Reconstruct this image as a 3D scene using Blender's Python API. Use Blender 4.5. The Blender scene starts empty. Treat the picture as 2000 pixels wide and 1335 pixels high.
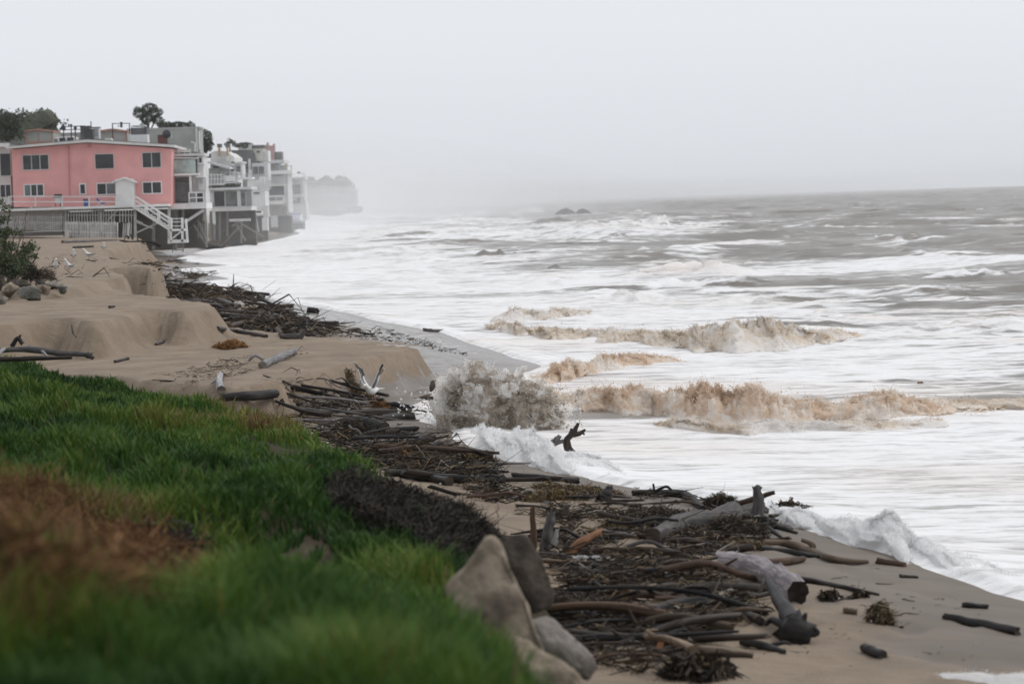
import bpy, bmesh, math, random
import numpy as np
from mathutils import Vector, Matrix, Euler

# ------------------------------------------------------------------ camera, sky, light, exposure
scene = bpy.context.scene
C = scene.collection
FPX = 4722.0                                   # focal length in pixels of a 2000 px wide picture (85 mm)
CAM = np.array([0.0, 0.0, 4.6])
ROLL = math.radians(1.85)
PITCH = math.atan((667.5 - 391.5) / FPX)
_f = np.array([0, math.cos(PITCH), -math.sin(PITCH)])
_U = np.array([0, math.sin(PITCH), math.cos(PITCH)])
_R = np.array([1.0, 0, 0])
CR = math.cos(ROLL) * _R - math.sin(ROLL) * _U
CU = math.sin(ROLL) * _R + math.cos(ROLL) * _U
cd = bpy.data.cameras.new('camera')
cam = bpy.data.objects.new('camera', cd); C.objects.link(cam)
cam.matrix_world = Matrix(((CR[0], CU[0], -_f[0], CAM[0]), (CR[1], CU[1], -_f[1], CAM[1]),
                           (CR[2], CU[2], -_f[2], CAM[2]), (0, 0, 0, 1)))
cd.lens = FPX * 36 / 2000; cd.sensor_width = 36; cd.clip_start = 0.5; cd.clip_end = 20000
cd.dof.use_dof = True; cd.dof.focus_distance = 52.0; cd.dof.aperture_fstop = 2.3
scene.camera = cam

SUN_EL, SUN_AZ = math.radians(50), math.radians(62)        # azimuth from +Y (ahead) towards +X (sea)
world = bpy.data.worlds.new('World'); scene.world = world; world.use_nodes = True
wn = world.node_tree.nodes; wl = world.node_tree.links; wn.clear()
w_out = wn.new('ShaderNodeOutputWorld'); w_bg = wn.new('ShaderNodeBackground')
w_sky = wn.new('ShaderNodeTexSky'); w_sky.sky_type = 'NISHITA'; w_sky.sun_disc = False
w_sky.sun_elevation = SUN_EL; w_sky.sun_rotation = SUN_AZ
w_tc = wn.new('ShaderNodeTexCoord'); w_sep = wn.new('ShaderNodeSeparateXYZ')
w_abs = wn.new('ShaderNodeMath'); w_abs.operation = 'MAXIMUM'; w_abs.inputs[1].default_value = 0.004
w_com = wn.new('ShaderNodeCombineXYZ')
wl.new(w_tc.outputs['Generated'], w_sep.inputs[0]); wl.new(w_sep.outputs[2], w_abs.inputs[0])
wl.new(w_sep.outputs[0], w_com.inputs[0]); wl.new(w_sep.outputs[1], w_com.inputs[1]); wl.new(w_abs.outputs[0], w_com.inputs[2])
wl.new(w_com.outputs[0], w_sky.inputs[0])
w_hs = wn.new('ShaderNodeHueSaturation'); w_hs.inputs['Saturation'].default_value = 0.12
wl.new(w_sky.outputs[0], w_hs.inputs['Color'])
# a closed cloud deck: even pale grey, a little brighter high up, over a trace of the clear sky
w_ramp = wn.new('ShaderNodeMapRange'); w_ramp.inputs[1].default_value = 0.0; w_ramp.inputs[2].default_value = 0.07
w_ramp.inputs[3].default_value = 0.0; w_ramp.inputs[4].default_value = 1.0
wl.new(w_abs.outputs[0], w_ramp.inputs[0])
w_deck = wn.new('ShaderNodeMix'); w_deck.data_type = 'RGBA'
w_deck.inputs[6].default_value = (6.65, 6.92, 7.4, 1); w_deck.inputs[7].default_value = (7.55, 7.8, 8.25, 1)
wl.new(w_ramp.outputs[0], w_deck.inputs[0])
w_mix = wn.new('ShaderNodeMix'); w_mix.data_type = 'RGBA'; w_mix.inputs[0].default_value = 0.93
wl.new(w_hs.outputs[0], w_mix.inputs[6]); wl.new(w_deck.outputs[2], w_mix.inputs[7])
wl.new(w_mix.outputs[2], w_bg.inputs[0]); w_bg.inputs[1].default_value = 0.1
wl.new(w_bg.outputs[0], w_out.inputs[0])

sd_ = bpy.data.lights.new('sun', 'SUN'); sd_.energy = 1.35; sd_.angle = math.radians(25); sd_.color = (1, .97, .93)
sun = bpy.data.objects.new('sun', sd_); C.objects.link(sun)
sun.rotation_euler = Vector((-math.sin(SUN_AZ) * math.cos(SUN_EL), -math.cos(SUN_AZ) * math.cos(SUN_EL), -math.sin(SUN_EL))).to_track_quat('-Z', 'Y').to_euler()
vs = scene.view_settings
scene.display_settings.display_device = 'sRGB'
vs.view_transform = 'Standard'; vs.look = 'None'; vs.exposure = 0.1; vs.gamma = 1.0; vs.use_curve_mapping = False
scene.cycles.max_bounces = 8; scene.cycles.volume_bounces = 3; scene.cycles.transparent_max_bounces = 8

# ------------------------------------------------------------------ helpers
rng = np.random.default_rng(7)
rnd = random.Random(11)

def ray(u, v):
    d = _f + (u - 1000) / FPX * CR + (667.5 - v) / FPX * CU
    return d
def G(u, v, z=0.0):                            # the place seen at (u, v) on the level z
    d = ray(u, v); t = (z - CAM[2]) / d[2]
    return CAM + t * d
def at(u, v, D):                               # the place seen at (u, v) at distance D ahead
    d = ray(u, v)
    return CAM + d * (D / d[1])

def _hash(ix, iy, iz, seed):
    h = (ix.astype(np.int64) * 374761393 + iy.astype(np.int64) * 668265263 + iz.astype(np.int64) * 2147483647 + seed * 974634777) & 0xffffffff
    h = ((h ^ (h >> 13)) * 1274126177) & 0xffffffff
    h = ((h ^ (h >> 16)) * 2246822519) & 0xffffffff
    return ((h ^ (h >> 15)) & 0xffffff) / float(0xffffff)
def vn2(x, y, seed=0):
    x = np.asarray(x, float); y = np.asarray(y, float)
    ix = np.floor(x); iy = np.floor(y); fx = x - ix; fy = y - iy
    fx = fx * fx * fx * (fx * (fx * 6 - 15) + 10); fy = fy * fy * fy * (fy * (fy * 6 - 15) + 10)
    z = np.zeros_like(ix)
    a = _hash(ix, iy, z, seed); b = _hash(ix + 1, iy, z, seed); c = _hash(ix, iy + 1, z, seed); d = _hash(ix + 1, iy + 1, z, seed)
    return (a + (b - a) * fx) * (1 - fy) + (c + (d - c) * fx) * fy
def fbm(x, y, o=4, seed=0, g=0.5):
    s = 0; a = 1; t = 0
    for k in range(o):
        s = s + a * vn2(x * 2 ** k + 17.3 * k, y * 2 ** k - 9.1 * k, seed + k); t += a; a *= g
    return s / t
def ridged(x, y, o=4, seed=0):
    s = 0; a = 1; t = 0
    for k in range(o):
        s = s + a * (1 - np.abs(2 * vn2(x * 2 ** k + 7.7 * k, y * 2 ** k + 3.1 * k, seed + k) - 1)); t += a; a *= .55
    return s / t
def vn3(p, seed=0):
    p = np.asarray(p, float); i = np.floor(p); f = p - i; f = f * f * (3 - 2 * f)
    r = 0
    for dx in (0, 1):
        for dy in (0, 1):
            for dz in (0, 1):
                w = (f[..., 0] if dx else 1 - f[..., 0]) * (f[..., 1] if dy else 1 - f[..., 1]) * (f[..., 2] if dz else 1 - f[..., 2])
                r = r + w * _hash(i[..., 0] + dx, i[..., 1] + dy, i[..., 2] + dz, seed)
    return r
def fbm3(p, o=3, seed=0):
    s = 0; a = 1; t = 0; p = np.asarray(p, float)
    for k in range(o):
        s = s + a * vn3(p * 2 ** k + 5.3 * k, seed + k); t += a; a *= .5
    return s / t
def billow(x, y, o=3, seed=0):
    s = 0; a = 1; t = 0
    for k in range(o):
        s = s + a * np.abs(2 * vn2(x * 2 ** k + 7.7 * k, y * 2 ** k + 3.1 * k, seed + k) - 1); t += a; a *= .5
    return s / t
def sst(a, b, x):
    t = np.clip((x - a) / (b - a), 0, 1)
    return t * t * (3 - 2 * t)

def tag(o, label=None, cat=None, group=None, kind=None):
    if label: o['label'] = label
    if cat: o['category'] = cat
    if group: o['group'] = group
    if kind: o['kind'] = kind
    return o
def mesh_np(name, verts, faces, mat=None, attrs=None, smooth=True, parent=None, link=True):
    verts = np.asarray(verts, np.float32).reshape(-1, 3); faces = np.asarray(faces, np.int32)
    n, k = faces.shape
    me = bpy.data.meshes.new(name)
    me.vertices.add(len(verts)); me.vertices.foreach_set('co', verts.ravel())
    me.loops.add(n * k); me.loops.foreach_set('vertex_index', faces.ravel())
    me.polygons.add(n); me.polygons.foreach_set('loop_start', np.arange(0, n * k, k, dtype=np.int32))
    me.polygons.foreach_set('use_smooth', np.full(n, smooth, bool))
    me.update(calc_edges=True)
    for a, d in (attrs or {}).items():
        me.attributes.new(a, 'FLOAT', 'POINT').data.foreach_set('value', np.asarray(d, np.float32).ravel())
    if mat: me.materials.append(mat)
    o = bpy.data.objects.new(name, me)
    if link: C.objects.link(o)
    if parent: o.parent = parent
    return o
def grid_faces(nr, nc):
    i = np.arange((nr - 1) * nc).reshape(nr - 1, nc)[:, :-1].ravel()
    return np.stack([i, i + 1, i + nc + 1, i + nc], 1)

class MB:                                       # gathers simple shapes into one mesh
    def __init__(s): s.v = []; s.f = []
    def add(s, vs, fs):
        n = len(s.v); s.v += [tuple(p) for p in vs]; s.f += [tuple(i + n for i in f) for f in fs]; return s
    def box(s, x0, y0, z0, x1, y1, z1, m=None):
        vs = [Vector((x, y, z)) for z in (z0, z1) for y in (y0, y1) for x in (x0, x1)]
        if m is not None: vs = [m @ p for p in vs]
        return s.add(vs, [(0, 2, 3, 1), (4, 5, 7, 6), (0, 1, 5, 4), (2, 6, 7, 3), (0, 4, 6, 2), (1, 3, 7, 5)])
    def bar(s, a, b, w, h):                     # square bar from a to b
        a = Vector(a); b = Vector(b); d = b - a; L = d.length
        q = d.to_track_quat('X', 'Z'); M = Matrix.Translation(a) @ q.to_matrix().to_4x4()
        return s.box(0, -w / 2, -h / 2, L, w / 2, h / 2, M)
    def prism(s, poly, y0, y1):                 # polygon in (x, z) pushed from y0 to y1
        n = len(poly)
        vs = [(x, y0, z) for x, z in poly] + [(x, y1, z) for x, z in poly]
        return s.add(vs, [tuple(range(n)), tuple(range(2 * n - 1, n - 1, -1))] + [((i + 1) % n, i, n + i, n + (i + 1) % n) for i in range(n)])
    def tube(s, pts, rad, n=8, wob=0.0, seed=0, cap=True):
        pts = [Vector(p) for p in pts]; r_ = random.Random(seed); base = len(s.v); up = None
        for i, p in enumerate(pts):
            t = (pts[min(i + 1, len(pts) - 1)] - pts[max(i - 1, 0)]).normalized()
            if up is None: up = t.orthogonal().normalized()
            up = (up - t * up.dot(t)).normalized(); sd = t.cross(up)
            for k in range(n):
                a = 2 * math.pi * k / n; q = rad[i] * (1 + wob * (r_.random() - .5) * 2)
                s.v.append(tuple(p + (up * math.cos(a) + sd * math.sin(a)) * q))
            if i:
                o = base + (i - 1) * n
                for k in range(n): s.f.append((o + k, o + (k + 1) % n, o + n + (k + 1) % n, o + n + k))
        if cap:
            s.f.append(tuple(base + k for k in reversed(range(n))))
            o = base + (len(pts) - 1) * n; s.f.append(tuple(o + k for k in range(n)))
        return s
    def build(s, name, mat=None, parent=None, smooth=False, link=True):
        me = bpy.data.meshes.new(name); me.from_pydata([tuple(p) for p in s.v], [], s.f); me.update()
        if smooth: me.polygons.foreach_set('use_smooth', [True] * len(me.polygons))
        if mat: me.materials.append(mat)
        o = bpy.data.objects.new(name, me)
        if link: C.objects.link(o)
        if parent: o.parent = parent
        return o
def empty(name, loc=(0, 0, 0), rz=0.0):
    o = bpy.data.objects.new(name, None); C.objects.link(o); o.location = loc; o.rotation_euler = (0, 0, rz); o.empty_display_size = .2
    return o
def copy_tree(o, parent=None):
    c = o.copy(); C.objects.link(c)
    if parent: c.parent = parent
    for ch in list(o.children): copy_tree(ch, c)
    return c

# ---- materials
def new_mat(name):
    m = bpy.data.materials.new(name); m.use_nodes = True
    n = m.node_tree.nodes; b = n['Principled BSDF']
    return m, n, m.node_tree.links, b
def noise_mat(name, c0, c1, rough=0.8, scale=4.0, stretch=(1, 1, 1), bump=0.0, bscale=None, coord='Object', detail=5, spec=0.5, c2=None, scale2=1.0, lo=.35, hi=.65, trans=0.0):
    m, n, l, b = new_mat(name)
    tc = n.new('ShaderNodeTexCoord'); mp = n.new('ShaderNodeMapping'); mp.inputs['Scale'].default_value = stretch
    if coord == 'World':
        ge = n.new('ShaderNodeNewGeometry'); l.new(ge.outputs['Position'], mp.inputs[0])
    else: l.new(tc.outputs[coord], mp.inputs[0])
    nz = n.new('ShaderNodeTexNoise'); nz.inputs['Scale'].default_value = scale; nz.inputs['Detail'].default_value = detail; nz.inputs['Roughness'].default_value = .6
    l.new(mp.outputs[0], nz.inputs['Vector'])
    mr = n.new('ShaderNodeMapRange'); mr.inputs[1].default_value = lo; mr.inputs[2].default_value = hi; l.new(nz.outputs[0], mr.inputs[0])
    mx = n.new('ShaderNodeMix'); mx.data_type = 'RGBA'; mx.inputs[6].default_value = (*c0, 1); mx.inputs[7].default_value = (*c1, 1); l.new(mr.outputs[0], mx.inputs[0])
    out = mx.outputs[2]
    if c2 is not None:
        n2 = n.new('ShaderNodeTexNoise'); n2.inputs['Scale'].default_value = scale2; n2.inputs['Detail'].default_value = 3; l.new(mp.outputs[0], n2.inputs['Vector'])
        m2 = n.new('ShaderNodeMapRange'); m2.inputs[1].default_value = .48; m2.inputs[2].default_value = .66; l.new(n2.outputs[0], m2.inputs[0])
        x2 = n.new('ShaderNodeMix'); x2.data_type = 'RGBA'; x2.inputs[7].default_value = (*c2, 1); l.new(out, x2.inputs[6]); l.new(m2.outputs[0], x2.inputs[0]); out = x2.outputs[2]
    l.new(out, b.inputs['Base Color']); b.inputs['Roughness'].default_value = rough; b.inputs['Specular IOR Level'].default_value = spec
    if bump:
        bn = n.new('ShaderNodeTexNoise'); bn.inputs['Scale'].default_value = bscale or scale * 3; bn.inputs['Detail'].default_value = 6; l.new(mp.outputs[0], bn.inputs['Vector'])
        bp = n.new('ShaderNodeBump'); bp.inputs['Strength'].default_value = 1; bp.inputs['Distance'].default_value = bump; l.new(bn.outputs[0], bp.inputs['Height']); l.new(bp.outputs[0], b.inputs['Normal'])
    return m
def attr(n, l, name):
    a = n.new('ShaderNodeAttribute'); a.attribute_name = name; return a.outputs['Fac']
def mth(n, l, op, a, b=None, clamp=False):
    m = n.new('ShaderNodeMath'); m.operation = op; m.use_clamp = clamp
    for i, q in enumerate((a, b)):
        if q is None: continue
        if isinstance(q, (int, float)): m.inputs[i].default_value = q
        else: l.new(q, m.inputs[i])
    return m.outputs[0]
def mixc(n, l, f, a, b):
    m = n.new('ShaderNodeMix'); m.data_type = 'RGBA'
    for i, q in ((0, f), (6, a), (7, b)):
        if isinstance(q, tuple): m.inputs[i].default_value = (*q, 1)
        elif isinstance(q, (int, float)): m.inputs[i].default_value = q
        else: l.new(q, m.inputs[i])
    return m.outputs[2]
def rangen(n, l, v, a, b, c=0.0, d=1.0):
    m = n.new('ShaderNodeMapRange'); m.interpolation_type = 'SMOOTHSTEP'
    l.new(v, m.inputs[0])
    for i, q in enumerate((a, b, c, d)): m.inputs[i + 1].default_value = q
    return m.outputs[0]
def noisen(n, l, vec, scale, detail=5, rough=.55):
    t = n.new('ShaderNodeTexNoise'); t.inputs['Scale'].default_value = scale; t.inputs['Detail'].default_value = detail; t.inputs['Roughness'].default_value = rough
    l.new(vec, t.inputs['Vector']); return t.outputs[0]
def posn(n, l, sc=(1, 1, 1)):
    ge = n.new('ShaderNodeNewGeometry'); mp = n.new('ShaderNodeMapping'); mp.inputs['Scale'].default_value = sc
    l.new(ge.outputs['Position'], mp.inputs[0]); return mp.outputs[0]
# ------------------------------------------------------------------ the lie of the land
_wl = [(2060, 1195), (2000, 1170), (1850, 1122), (1700, 1076), (1590, 1042), (1480, 1000), (1400, 978), (1300, 962), (1160, 936), (1060, 915),
       (960, 880), (880, 845), (800, 808)]
_P = [G(u, v, .25) for u, v in _wl]
_wl2 = [(860, 770), (1070, 713), (985, 690), (900, 664), (850, 645), (760, 630), (680, 612), (600, 598), (520, 585), (450, 577), (395, 550), (452, 547), (325, 527), (440, 520), (352, 507), (400, 490), (520, 474), (590, 455)]
_P += [G(u, v, .25) for u, v in _wl2]
_P.sort(key=lambda p: p[1])
WY = np.array([-60, 5, 15] + [p[1] for p in _P] + [600, 900, 3000, 6000]); WX = np.array([16, 9.5, 7.5] + [p[0] for p in _P] + [-52, -76, -380, -900])
def xw(y):
    y = np.asarray(y, float)
    k = np.linspace(-1, 1, 7); s = 0.010 * y + .15
    r = 0
    for q in k: r = r + np.interp(y + q * s, WY, WX)
    return r / 7 + (fbm(y / (.8 + .02 * y), y * 0, 3, 5) - .5) * (.5 + .006 * y)
def poly_px(pts, z): return np.array([G(u, v, z)[:2] for u, v in pts])
def sdist(x, y, P):                            # signed distance, inside positive
    d = np.full(x.shape, 1e9); ins = np.zeros(x.shape, bool); n = len(P)
    for i in range(n):
        a = P[i]; b = P[(i + 1) % n]; e = b - a; wx = x - a[0]; wy = y - a[1]
        t = np.clip((wx * e[0] + wy * e[1]) / (e @ e), 0, 1)
        d = np.minimum(d, np.hypot(wx - e[0] * t, wy - e[1] * t))
        c = ((a[1] <= y) != (b[1] <= y)) & (wx < e[0] * (y - a[1]) / (e[1] + 1e-12) + 0)
        ins ^= c
    return np.where(ins, d, -d)
far = [(-60, 700), (-60, 45)]
T1 = poly_px([(470, 762), (560, 748), (640, 728), (720, 706), (780, 692), (815, 688), (818, 682), (790, 679), (700, 669), (600, 657), (500, 647), (430, 638), (300, 630), (-300, 640), (-300, 720), (200, 740)], 1.15)
T2 = poly_px([(-500, 660), (-60, 642), (60, 626), (130, 622), (180, 630), (250, 618), (300, 606), (360, 609), (410, 602), (422, 596), (405, 590), (330, 580), (268, 573), (240, 566), (130, 560), (-600, 560)], 2.05)
T3 = poly_px([(-700, 585), (60, 572), (150, 566), (190, 553), (235, 546), (252, 543), (246, 537), (205, 528), (150, 520), (-700, 520)], 2.3)
T4 = poly_px([(-700, 532), (140, 528), (255, 521), (300, 521), (316, 517), (296, 509), (215, 504), (200, 492), (-700, 492)], 2.3)
T5 = poly_px([(-800, 500), (180, 496), (240, 480), (276, 473), (284, 470), (270, 464), (-800, 464)], 2.4)
TERR = [(T1, 1.2, .24, 1), (T2, 2.05, .40, 2), (T3, 2.35, .3, 3), (T4, 2.28, .35, 4), (T5, 2.42, .6, 5)]
def beach_z(x, y):
    x, y = np.broadcast_arrays(np.asarray(x, float), np.asarray(y, float))
    d = xw(y) - x
    cap = np.interp(y, [0, 50, 62, 110, 200, 260], [.75, .75, .8, 1.0, 1.25, 1.6])
    z = np.where(d > 0, .25 + cap * (1 - np.exp(-d * .12 / cap)), np.maximum(.25 + .09 * d, -1.4))
    z = z + (fbm(x / 1.7, y / 2.6, 3, 21) - .5) * .07 * np.clip(d, 0, 1)
    for P, top, w, sd in TERR:
        m = (y > P[:, 1].min() - 6) & (y < P[:, 1].max() + 6)
        if not m.any(): continue
        s = sdist(x[m], y[m], P)
        s = s + (ridged(x[m] / 1.6, y[m] / 1.6, 3, sd) - .62) * .42 + (fbm(x[m] / .5, y[m] / .5, 2, sd) - .5) * .28
        t = sst(-w, .12, s)
        g = top + .012 * np.clip(s, 0, 40) + (fbm(x[m] / 2.2, y[m] / 3, 3, sd + 40) - .5) * .06
        z[m] = z[m] + np.maximum(g - z[m], 0) * t
    dry_ = sst(.3, 1.2, d) * sst(140, 60, y)
    z = z - .035 * sst(.58, .75, vn2(x / .33, y / .5, 88)) * dry_ + (fbm(x / .5, y / .8, 3, 89) - .5) * .06 * dry_
    z = z + .9 * sst(12, 40, d) * sst(150, 210, y) + 1.0 * sst(26, 60, d) * sst(225, 250, y)
    return z
# the grassed bank the camera stands on: its seaward edge (y, x, z)
BK = np.array([(2, .2, 3.4), (5, -.05, 3.15), (8, -.24, 2.9), (11, -.42, 2.52), (14, -.55, 2.2), (18, -.62, 1.9), (23, -.72, 1.62), (29, -1.92, 1.36), (36, -3.2, 1.16), (41, -4.2, .98), (45, -6.1, .92), (50, -9.0, 1.08), (56, -12.6, 1.5), (66, -20, 1.7)])
def bank_z(x, y):
    x, y = np.broadcast_arrays(np.asarray(x, float), np.asarray(y, float))
    n = (fbm(x / .9, y / 1.4, 3, 31) - .5)
    e = np.interp(y, BK[:, 0], BK[:, 1]) - x + n * .7
    zt = np.interp(y, BK[:, 0], BK[:, 2])
    z = np.where(e > 0, zt + .16 * np.minimum(e, 6) + .03 * np.clip(e - 6, 0, 99), zt + .95 * e - .12 * np.minimum(e * e, 1))
    z = z + (fbm(x / 1.0, y / 1.8, 4, 33) - .5) * .75 * sst(-.2, .8, e) - 1.2 * sst(54, 70, y) * (e > -99)
    return z
def land_z(x, y): return np.maximum(beach_z(x, y), np.where(np.asarray(y) < 66, bank_z(x, y), -9))
def ground(u, v, f=beach_z):                  # where the line of sight at (u, v) meets the land
    d = ray(u, v); t = np.geomspace(4, 900, 700)
    p = CAM[:, None] + d[:, None] * t
    h = p[2] - f(p[0], p[1]); k = int(np.argmax(h < 0))
    if k == 0: return G(u, v, .3)
    a, b = t[k - 1], t[k]
    tt = np.linspace(a, b, 12); p = CAM[:, None] + d[:, None] * tt; h = p[2] - f(p[0], p[1]); j = int(np.argmax(h < 0))
    return p[:, j]

# ---- sand
m_sand, n, l, b = new_mat('sand')
ps = posn(n, l); ps2 = posn(n, l, (.6, 1.6, 1))
wet = attr(n, l, 'wet')
dry = mixc(n, l, rangen(n, l, noisen(n, l, ps, .9, 6), .3, .7), (.285, .222, .163), (.21, .162, .118))
dry = mixc(n, l, rangen(n, l, noisen(n, l, ps2, 7, 6, .65), .5, .78, 0, .55), dry, (.15, .118, .09))
wetc = mixc(n, l, rangen(n, l, noisen(n, l, ps2, 1.2, 5), .3, .7), (.155, .128, .104), (.125, .104, .086))
wf = rangen(n, l, mth(n, l, 'ADD', wet, mth(n, l, 'MULTIPLY', mth(n, l, 'SUBTRACT', noisen(n, l, ps2, 1.1, 5), .5), .9)), .3, .62)
col = mixc(n, l, wf, dry, wetc)
film = rangen(n, l, mth(n, l, 'ADD', attr(n, l, 'film'), mth(n, l, 'MULTIPLY', mth(n, l, 'SUBTRACT', noisen(n, l, ps2, 2.0, 6), .5), 1.3)), .55, .7)
fl = n.new('ShaderNodeTexVoronoi'); fl.inputs['Scale'].default_value = 2.2; fl.feature = 'DISTANCE_TO_EDGE'; l.new(ps2, fl.inputs['Vector'])
lace = mth(n, l, 'MULTIPLY', film, rangen(n, l, mth(n, l, 'ADD', fl.outputs['Distance'], mth(n, l, 'MULTIPLY', noisen(n, l, ps, 9, 3), .1)), .14, .06))
col = mixc(n, l, mth(n, l, 'MULTIPLY', lace, .75), col, (.75, .75, .75))
l.new(col, b.inputs['Base Color'])
l.new(rangen(n, l, mth(n, l, 'MULTIPLY', wf, attr(n, l, 'gloss')), 0, 1, .9, .25), b.inputs['Roughness']); b.inputs['Specular IOR Level'].default_value = .35
bp = n.new('ShaderNodeBump'); bp.inputs['Distance'].default_value = .09
l.new(rangen(n, l, wf, 0, 1, .8, .08), bp.inputs['Strength'])
l.new(mth(n, l, 'ADD', noisen(n, l, ps2, 4, 8, .65), mth(n, l, 'MULTIPLY', noisen(n, l, ps, 26, 4, .7), .35)), bp.inputs['Height']); l.new(bp.outputs[0], b.inputs['Normal'])

ys = np.concatenate([np.linspace(-8, 12, 12), np.geomspace(12.3, 1500, 720)])
tt = np.linspace(0, 1, 230)
Yg = np.repeat(ys[:, None], 230, 1)
ext = 12 + .42 * np.clip(ys, 0, 9999)
X0 = xw(ys) + 6 + .02 * ys
Xg = X0[:, None] - (ext + 6 + .02 * ys)[:, None] * (tt ** 1.5)[None, :]
Zg = beach_z(Xg, Yg)
dW = xw(Yg) - Xg
wetA = np.clip(1.05 - (Zg - .25) / np.interp(Yg, [20, 40, 60, 120, 300], [.42, .42, .55, .6, .6]), 0, 1)
u_flat = sst(44, 50, Yg) * sst(64, 56, Yg)
wetA = np.maximum(wetA, u_flat * sst(.8, .62, Zg) * .8)
filmA = sst(62, 70, Yg) * sst(125, 110, Yg) * sst(.0, .8, dW) * sst(5.5, 2.5, dW) * .62 + u_flat * sst(.72, .5, Zg) * .42
beach = mesh_np('beach', np.stack([Xg, Yg, Zg], -1), grid_faces(len(ys), 230)[:, ::-1], m_sand, {'wet': wetA, 'film': filmA, 'gloss': .35 + .65 * sst(44, 58, Yg)})
tag(beach, kind='structure')

# ---- bank of soil under the grass
m_soil = noise_mat('soil', (.035, .028, .02), (.075, .06, .04), .95, 3, bump=.05, coord='World', c2=(.02, .035, .012), scale2=1.4, spec=.08)
yb = np.geomspace(2.5, 70, 240); tb = np.linspace(0, 1, 150)
Yb = np.repeat(yb[:, None], 150, 1)
xe = np.interp(yb, BK[:, 0], BK[:, 1])
Xb = (xe + 2.2)[:, None] - (6 + .35 * yb)[:, None] * (tb ** 1.3)[None, :]
bank = mesh_np('grass_bank', np.stack([Xb, Yb, bank_z(Xb, Yb)], -1), grid_faces(240, 150)[:, ::-1], m_soil)
tag(bank, kind='structure')

# ------------------------------------------------------------------ sea
m_sea, n, l, b = new_mat('sea_water')
ps = posn(n, l, (.38, 1, 1)); ps1 = posn(n, l); psl = posn(n, l, (.16, 1, 1))
foamA = attr(n, l, 'foam'); siltA = attr(n, l, 'silt')
cdist = n.new('ShaderNodeNewGeometry'); sx = n.new('ShaderNodeSeparateXYZ'); l.new(cdist.outputs['Position'], sx.inputs[0])
n1 = noisen(n, l, psl, 1.5, 7, .62); n2 = noisen(n, l, ps, .22, 6, .6); n3 = noisen(n, l, ps, 7, 5, .65)
vor = n.new('ShaderNodeTexVoronoi'); vor.feature = 'DISTANCE_TO_EDGE'; vor.inputs['Scale'].default_value = 1.3
wv = n.new('ShaderNodeVectorMath'); wv.operation = 'ADD'
nzv = n.new('ShaderNodeTexNoise'); nzv.inputs['Scale'].default_value = 1.2; nzv.inputs['Detail'].default_value = 4; l.new(ps, nzv.inputs['Vector'])
l.new(ps, wv.inputs[0]); l.new(nzv.outputs['Color'], wv.inputs[1]); l.new(wv.outputs[0], vor.inputs['Vector'])
net = rangen(n, l, vor.outputs['Distance'], .3, .02, -.12, .16)
sm = mth(n, l, 'ADD', foamA, mth(n, l, 'MULTIPLY', mth(n, l, 'SUBTRACT', n1, .5), 2.2))
sm = mth(n, l, 'ADD', sm, mth(n, l, 'MULTIPLY', mth(n, l, 'SUBTRACT', n2, .5), .9))
sm = mth(n, l, 'ADD', sm, net)
sm = mth(n, l, 'ADD', sm, mth(n, l, 'MULTIPLY', mth(n, l, 'SUBTRACT', n3, .5), .35))
mask = rangen(n, l, sm, .28, .78)
water = mixc(n, l, rangen(n, l, n2, .35, .65), (.15, .135, .118), (.215, .194, .168))
water = mixc(n, l, siltA, water, (.30, .235, .175))
foamc = mixc(n, l, siltA, (.86, .86, .87), (.62, .47, .34))
foamc = mixc(n, l, rangen(n, l, n3, .35, .75, .35, 0), foamc, mixc(n, l, siltA, (.62, .60, .58), (.44, .33, .24)))
pst = posn(n, l, (.33, 1.25, 1)); stk = rangen(n, l, mth(n, l, 'ADD', noisen(n, l, pst, 1.9, 7, .68), mth(n, l, 'MULTIPLY', mth(n, l, 'SUBTRACT', n2, .5), .35)), .48, .65, 0, .78)
thin = mth(n, l, 'MULTIPLY', stk, rangen(n, l, n3, .3, .6))
foamc = mixc(n, l, thin, foamc, (.36, .345, .33))
l.new(mixc(n, l, mask, water, foamc), b.inputs['Base Color'])
l.new(rangen(n, l, mask, 0, 1, .3, .85), b.inputs['Roughness'])
l.new(rangen(n, l, mask, 0, 1, .33, .12), b.inputs['Specular IOR Level'])
bp = n.new('ShaderNodeBump'); bp.inputs['Distance'].default_value = .2; bp.inputs['Strength'].default_value = .9
hh = mth(n, l, 'ADD', mth(n, l, 'MULTIPLY', n1, .8), mth(n, l, 'ADD', mth(n, l, 'MULTIPLY', n3, .25), mth(n, l, 'MULTIPLY', mask, .25)))
l.new(hh, bp.inputs['Height']); l.new(bp.outputs[0], b.inputs['Normal'])

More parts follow.
